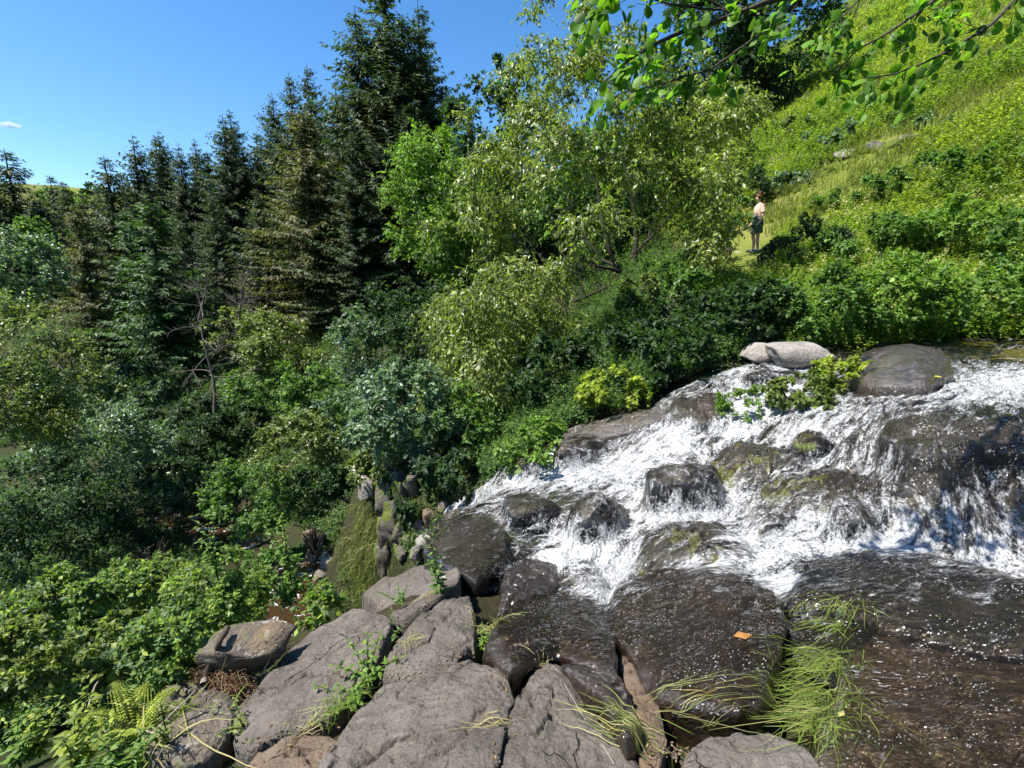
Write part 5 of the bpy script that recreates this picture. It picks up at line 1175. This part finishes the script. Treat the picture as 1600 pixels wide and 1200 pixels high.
dead_branch("dead_bush", [(370,520,25),(375,480,25),(380,440,25)], .06, "bare twiggy bush below the dark spruces", 2, twigs=22, tl=1.5, mat='greywood')
dead_branch("dead_bush", [(310,500,26),(318,470,26),(325,430,26)], .06, "bare twiggy bush left of the other bare bush", 12, twigs=18, tl=1.4, mat='greywood')
dead_branch("dead_branch", [(980,505,9.6),(1010,500,9.4),(1050,500,9.2),(1095,495,9.1)], .03, "bare grey branch sticking out below the cherry trunk", 3, twigs=14, tl=.45, cat="branch")
dead_branch("dead_branch", [(770,615,9.4),(850,590,9.2),(910,560,9.2),(950,540,9.3)], .03, "thin leaning branch under the cherry's lower leaves", 4, twigs=6, tl=.35, cat="branch", mat='bark')
def stick(name, pts, rad, label, seed, lift=.02, mat='deadwood', cat="stick"):
    P = np.array([hitr(u, v) + UP * (rad * .7 + (q[0] if q else 0)) for u, v, *q in pts]); n = len(P); tt = np.linspace(0, n - 1, n * 6); P = np.stack([np.interp(tt, np.arange(n), P[:, k]) for k in range(3)], 1)
    for _ in range(2): P[1:-1] = .25 * P[:-2] + .5 * P[1:-1] + .25 * P[2:]
    P += rad * .6 * np.stack([fbm(P * 9 + k * 9, 3, seed + k) for k in range(3)], 1); base = P.mean(0)
    V, F = tube(P - base, rad * (1 + .25 * fbm(P * 12, 2, seed)) * np.linspace(1, .7, len(P)), 9); ac = Acc(); ac.add(V, F)
    e0 = len(V); ac.add(np.vstack([P[0] - base]), np.zeros((0, 4), int))
    o = link(name, ac.mesh(name, M[mat], False)); o.location = base; return tag(o, label, cat)
stick("driftwood", [(326,1068,.03),(335,1045,.05),(346,1020,.05),(356,994,.04)], .022, "short grey-brown driftwood log lying up the lichen-spotted boulder", 1, .05, 'bark')
stick("driftwood", [(318,1080,.03),(323,1062,.04),(329,1048,.05)], .02, "pale broken stump end of driftwood in the root mat", 2, .05)
stick("dry_stick", [(415,1003),(421,1030),(408,1058)], .006, "thin pale curved stick leaning on the lichen-spotted boulder", 3, .03)
stick("dry_stick", [(130,1190,.1),(160,1120,.25),(200,1050,.35),(250,980,.45)], .006, "long thin dead stem slanting through the lower left thicket", 4, .05)
stick("dry_stick", [(150,1165,.06),(200,1160,.06),(250,1162,.06)], .006, "pale stick lying at the foot of the ferns", 5, .03)
stick("dry_stick", [(215,1190,.05),(260,1150,.08),(310,1110,.12)], .005, "thin stick leaning across the shadowed boulder", 6, .03)
stick("dry_stick", [(150,1130,.05),(165,1150,.05),(175,1185,.03)], .008, "bent grey twig under the yellow ferns", 7, .03)
stick("dry_stick", [(868,1045),(905,1110),(960,1195)], .0025, "long straw stalk lying over the pointed slab", 8, .03)
def root_mat():
    r = np.random.default_rng(3); c = hitr(352, 1058) + UP * .0; ro = root("root_mat", c, "brown fibrous root mat draped on the lichen-spotted boulder", "root mat"); a = Acc()
    for k in range(1000):
        f = r.random(); p = np.array(((f - .5) * .30, (f - .5) * -.10 + r.normal() * .04 - .03, .01 + r.normal() * .03 + .04 * math.sin(f * 3))); d = norm(np.array((1.0, -.2, -.1)) * r.choice((-1, 1)) + r.normal(size=3) * .7); l = r.uniform(.05, .16)
        Q = bez(p, p + d * l * .5 + r.normal(size=3) * .03, p + d * l - UP * .04, 5); V, F = tube(Q, np.linspace(.0016, .0007, 5), 3); a.add(V, F, np.tile(palette(1, [(.13, .07, .038), (.24, .17, .11), (.08, .048, .028)], r, .25)[0], (len(V), 1)))
    cv = stone_shape(77, .8, .35, True, 0) * np.array((.19, .06, .045)) + np.array((0, -.02, .0)); a.add(cv, np.c_[ICO3_F, ICO3_F[:, 2]][:, :4] if False else np.stack([ICO3_F[:, 0], ICO3_F[:, 1], ICO3_F[:, 2], ICO3_F[:, 2]], 1), np.tile((.10, .055, .03), (len(cv), 1))) if False else None
    M['rootm'] = attr_mat("root_fibre", .9, .1); o = link("fibres", a.mesh("fibres", M['rootm']), ro); o["kind"] = "stuff"
root_mat()
def dead_leaf(u, v, L, c, label, seed):
    r = np.random.default_rng(seed); p = hitr(u, v) + UP * .025; V, F = leaves(np.zeros((1, 3)), np.array([[1., r.normal() * .4, 0]]), UP[None] + r.normal(size=(1, 3)) * .2, np.array([L]), np.array([L * .55]), .16)
    o = link("fallen_leaf", mesh_np("fallen_leaf", V, F, M['grassm'], False, {"col": ('FLOAT_COLOR', np.tile(c, (len(V), 1)))})); o.location = p; tag(o, label, "leaf")
dead_leaf(1145, 1000, .11, (.42, .20, .06), "orange-brown fallen leaf lying on the large wet slab", 1)
dead_leaf(1458, 592, .10, (.5, .42, .08), "yellow fallen leaf on the flat brown boulder", 2)
dead_leaf(1310, 1128, .05, (.4, .36, .12), "small pale fallen leaf at the edge of the corner slab", 3)
dead_leaf(690, 905, .06, (.6, .58, .48), "whitish fallen leaf on the small lip slab", 4)

# rock outcrops on the hillside
for k, (u, v, w, h, lab, m) in enumerate([(1330,248,46,22,"pale end of the rock outcrop on the upper hillside",'pale'),(1365,238,60,24,"grey middle rock of the hillside outcrop",'cliff'),(1415,228,60,22,"brown shaded rock at the right end of the hillside outcrop",'lichen'),(1262,288,46,26,"small dark outcrop in the scrub above the person",'lichen'),(1228,303,34,16,"mossy low rock left of the small dark outcrop",'lichen'),(1140,396,56,16,"flat earthy rock in the sunny patch at the person's feet",'tan'),(1160,398,26,10,"small pale stone at the person's feet",'pale')]):
    boulder("outcrop_rock", u, v, w, h * .7, lab, m, .7, 500 + k, k * .8, "rock", "rocks on the hillside", lo=True)

# grit, pebbles and leaf litter caught in the joints between the slabs
def joint_litter():
    r = np.random.default_rng(12); lines = [[(612,955),(600,1000),(592,1045),(560,1092),(520,1122),(470,1150)],[(742,1018),(790,1056),(805,1090),(786,1150),(780,1195)],[(575,948),(650,950),(700,932)],[(600,1060),(660,1058),(735,1020)],[(360,1168),(440,1150),(510,1135)],[(1000,1180),(1040,1175),(1070,1185)],[(450,1010),(420,1045),(380,1090)]]
    a = Acc()
    for L_ in lines:
        L_ = np.array(L_, float)
        for k in range(60):
            s = r.uniform(0, len(L_) - 1); i = int(s); q = L_[i] * (1 - s + i) + L_[min(i + 1, len(L_) - 1)] * (s - i); p = hitr(q[0] + r.normal() * 7, q[1] + r.normal() * 5)
            sz = r.uniform(.0015, .007); V = stone_shape(int(r.integers(0, 12)), .7, .2, True, 4)[:, :] if False else ICO_S * sz * np.array((1, r.uniform(.6, 1), r.uniform(.4, .8))) * (1 + .25 * r.normal(size=(len(ICO_S), 1)))
            a.add(V + p + UP * sz * .3, ICO_SF, np.tile(palette(1, [(.07, .055, .042), (.13, .11, .085), (.05, .038, .026)], r, .25)[0], (len(V), 1)))
        for k in range(26):
            s = r.uniform(0, len(L_) - 1); i = int(s); q = L_[i] * (1 - s + i) + L_[min(i + 1, len(L_) - 1)] * (s - i); p = hitr(q[0] + r.normal() * 12, q[1] + r.normal() * 8) + UP * .006
            V, F = leaves2(p[None], np.r_[r.normal(size=2), 0][None], UP[None] + r.normal(size=(1, 3)) * .3, np.array([r.uniform(.012, .03)]), np.array([r.uniform(.005, .012)])); a.add(V, F, np.tile(palette(1, [(.13, .08, .04), (.20, .15, .08), (.07, .045, .025)], r, .2)[0], (len(V), 1)))
    M['litter'] = attr_mat("grit_and_litter", .9, .15); tag(link("joint_litter", a.mesh("joint_litter", M['litter'])), "grit and dead leaves caught in the joints between the slabs", None, None, "stuff")
_ico = bmesh.new(); bmesh.ops.create_icosphere(_ico, subdivisions=1, radius=1.0); ICO_S = np.array([v.co[:] for v in _ico.verts]); _ico.verts.index_update(); ICO_SF = np.array([[v.index for v in f.verts] for f in _ico.faces]); _ico.free()
joint_litter()
# ------------------------------------------------------------------ the person on the hillside
def loft(rings, seg=20):
    """rings: (cx, cy, z, rx, ry)"""
    th = np.arange(seg) / seg * 2 * math.pi; V = np.concatenate([np.stack([cx + rx * np.cos(th), cy + ry * np.sin(th), np.full(seg, z)], 1) for cx, cy, z, rx, ry in rings])
    n = len(rings); i, j = np.meshgrid(np.arange(n - 1), np.arange(seg), indexing='ij'); a = (i * seg + j).ravel(); b = (i * seg + (j + 1) % seg).ravel()
    return V, np.stack([a, b, b + seg, a + seg], -1)
def person():
    p = hit(1178, 402); p = at_t(1178, 402, min(14.2, float((p - EYE) @ np.array((0, CP, -SP)))))
    p[2] = float(Gn(p[0], p[1])[0]) + .02
    ro = root("person", p, "person with hair in a bun, pale top and dark green shorts, looking down", "person")
    ro.rotation_euler = (0, 0, math.radians(-6))
    skin = plain_mat("skin", (.52, .30, .20), .55, .08, 8); hair = plain_mat("auburn_hair", (.10, .03, .012), .5, .5, 60); top = plain_mat("pale_top", (.62, .43, .32), .8, .1, 30)
    t = NT("green_print"); q = t.n("TexCoord").outputs["Object"]; c = t.mix(t.ramp(t.noise(q, 16, 3), [(.48, 0.), (.56, 1.)]), (.018, .04, .02), (.10, .14, .07)); shorts = t.surf(t.n("BsdfPrincipled", {"Base Color": c, "Roughness": .85}))
    shoe = plain_mat("grey_shoe", (.3, .28, .25), .8)
    # body: one skinned figure facing -x, head bent
    J = {'pel': (.0, 0, .90, .125, .15), 'wai': (.0, 0, 1.06, .095, .125), 'che': (.01, 0, 1.24, .10, .14), 'sh': (.02, 0, 1.36, .07, .10), 'nk': (-.005, 0, 1.43, .048, .05), 'hd0': (-.03, 0, 1.49, .06, .055), 'hd1': (-.055, 0, 1.55, .088, .075), 'hd2': (-.05, 0, 1.61, .08, .07)}
    E = [('pel', 'wai'), ('wai', 'che'), ('che', 'sh'), ('sh', 'nk'), ('nk', 'hd0'), ('hd0', 'hd1'), ('hd1', 'hd2')]
    for s, n in ((1, 'a'), (-1, 'b')):
        k = .04 if s == 1 else -.03
        J.update({n + 'hip': (0, s * .09, .86, .085, .085), n + 'kn': (-.02 - k, s * .09, .48, .052, .052), n + 'calf': (.0 - k * .4, s * .09, .34, .05, .05), n + 'an': (.02 - k, s * .09, .08, .034, .034), n + 'toe': (-.13 - k, s * .10, .035, .03, .036),
                  n + 'sho': (.02, s * .16, 1.34, .055, .055), n + 'el': (.06, s * .21, 1.08, .04, .04), n + 'wr': (-.05 - .04 * s, s * .20, .88, .027, .027), n + 'palm': (-.09 - .04 * s, s * .195, .81, .018, .038)})
        E += [('pel', n + 'hip'), (n + 'hip', n + 'kn'), (n + 'kn', n + 'calf'), (n + 'calf', n + 'an'), (n + 'an', n + 'toe'), ('sh', n + 'sho'), (n + 'sho', n + 'el'), (n + 'el', n + 'wr'), (n + 'wr', n + 'palm')]
        for f in range(4):
            J[n + 'f%d' % f] = (-.115 - .04 * s - .01 * f, s * (.215 - .014 * f), .745 + .008 * abs(f - 1.5), .008, .008); E.append((n + 'palm', n + 'f%d' % f))
        J[n + 'th'] = (-.13 - .04 * s, s * .17, .79, .009, .009); E.append((n + 'palm', n + 'th'))
    J['nose'] = (-.15, 0, 1.525, .014, .014); E.append(('hd1', 'nose'))
    names = list(J); me = bpy.data.meshes.new("body"); me.from_pydata([J[n][:3] for n in names], [(names.index(a), names.index(b)) for a, b in E], [])
    tmp = bpy.data.objects.new("body_build", me); COL.objects.link(tmp); sk = tmp.modifiers.new("skin", 'SKIN'); sk.use_smooth_shade = True
    for v, n in zip(me.skin_vertices[0].data, names): v.radius = J[n][3:]
    me.skin_vertices[0].data[0].use_root = True
    tmp.modifiers.new("sub", 'SUBSURF').levels = 2; tmp.modifiers["sub"].render_levels = 2
    dg = bpy.context.evaluated_depsgraph_get(); bme = bpy.data.meshes.new_from_object(tmp.evaluated_get(dg)); bpy.data.objects.remove(tmp)
    bme.materials.clear(); bme.materials.append(skin); body = link("body", bme, ro)
    V, F = loft([(.0, 0, 1.00, .135, .165), (.005, 0, 1.05, .122, .155), (.0, 0, 1.12, .118, .152), (.0, 0, 1.22, .135, .165), (.01, 0, 1.30, .125, .172), (.015, 0, 1.36, .10, .165), (.012, 0, 1.405, .07, .10), (.0, 0, 1.425, .058, .065)]); ac = Acc(); ac.add(V, F)
    for s in (1, -1):
        a = np.array((.02, s * .14, 1.36)); e = np.array((.05, s * .20, 1.14)); V, F = tube(np.stack([a, .5 * (a + e), e]), [.075, .066, .062], 12); ac.add(V, F)
    link("top", ac.mesh("top", top, False), ro)
    V, F = loft([(.0, 0, 1.04, .125, .158), (.0, 0, .98, .14, .17), (.0, 0, .88, .155, .19), (.0, 0, .80, .16, .195)]); ac = Acc(); ac.add(V, F)
    for s in (1, -1):
        k = .04 if s == 1 else -.03
        V, F = loft([(.0, s * .085, .86, .125, .11), (-k * .3, s * .09, .72, .118, .105), (-k * .8, s * .09, .56, .115, .10)]); ac.add(V, F)
    link("shorts", ac.mesh("shorts", shorts, False), ro)
    hv = ICO3_V * np.array((.098, .084, .10)) + np.array((-.03, 0, 1.60)); hv = hv[:]; cut = (hv[:, 0] < -.085) & (hv[:, 2] < 1.60); hv[cut, 0] = -.085
    ac = Acc(); ac.add(hv * (1 + .02 * fbm(hv * 40, 2, 1))[:, None], ICO3_F); link("hair", ac.mesh("hair", hair, False), ro)
    bv = ICO3_V * .052 + np.array((.0, 0, 1.715)); ac = Acc(); ac.add(bv + .006 * fbm(bv * 60, 2, 2)[:, None] * ICO3_V, ICO3_F); link("hair_bun", ac.mesh("hair_bun", hair, False), ro)
    for s in (1, -1):
        k = .04 if s == 1 else -.03; sv = stone_shape(9 + s, .7, .02, True, 0) * np.array((.13, .048, .045)) + np.array((-.06 - k, s * .095, .04)); ac = Acc(); ac.add(sv, ICO3_F); link("shoe", ac.mesh("shoe", shoe, False), ro)
        ev = ICO3_V * .009 + np.array((-.138, s * .034, 1.56)); ac = Acc(); ac.add(ev, ICO3_F); link("eye", ac.mesh("eye", hair, False), ro)
    ro.scale = (1, 1, .97)
person()

# ------------------------------------------------------------------ a small cloud far away
r = np.random.default_rng(4); ac = Acc(); cpt = at_t(14, 197, 2600.0)
for k in range(26):
    xx = r.uniform(-58, 58); hh = 1 - (xx / 75) ** 2; o_ = np.array((xx, r.uniform(-20, 20), hh * r.uniform(-3, 9))); V = ICO3_V * np.array((r.uniform(12, 24), 18, r.uniform(7, 12) * hh + 2)); V = V * (1 + .35 * fbm(V * .09 + k, 3, k))[:, None]; ac.add(V + o_, ICO3_F)
t = NT("cloud_white"); pv = t.n("VolumePrincipled", {"Color": (1, 1, 1), "Density": .022, "Anisotropy": .0}); t.t.links.new(pv.outputs[0], t.out.inputs["Volume"]); cm_ = t.m
cl = link("cloud", ac.mesh("cloud", cm_, False)); cl.location = cpt; tag(cl, "small white cloud low in the blue sky at the left edge", "cloud")
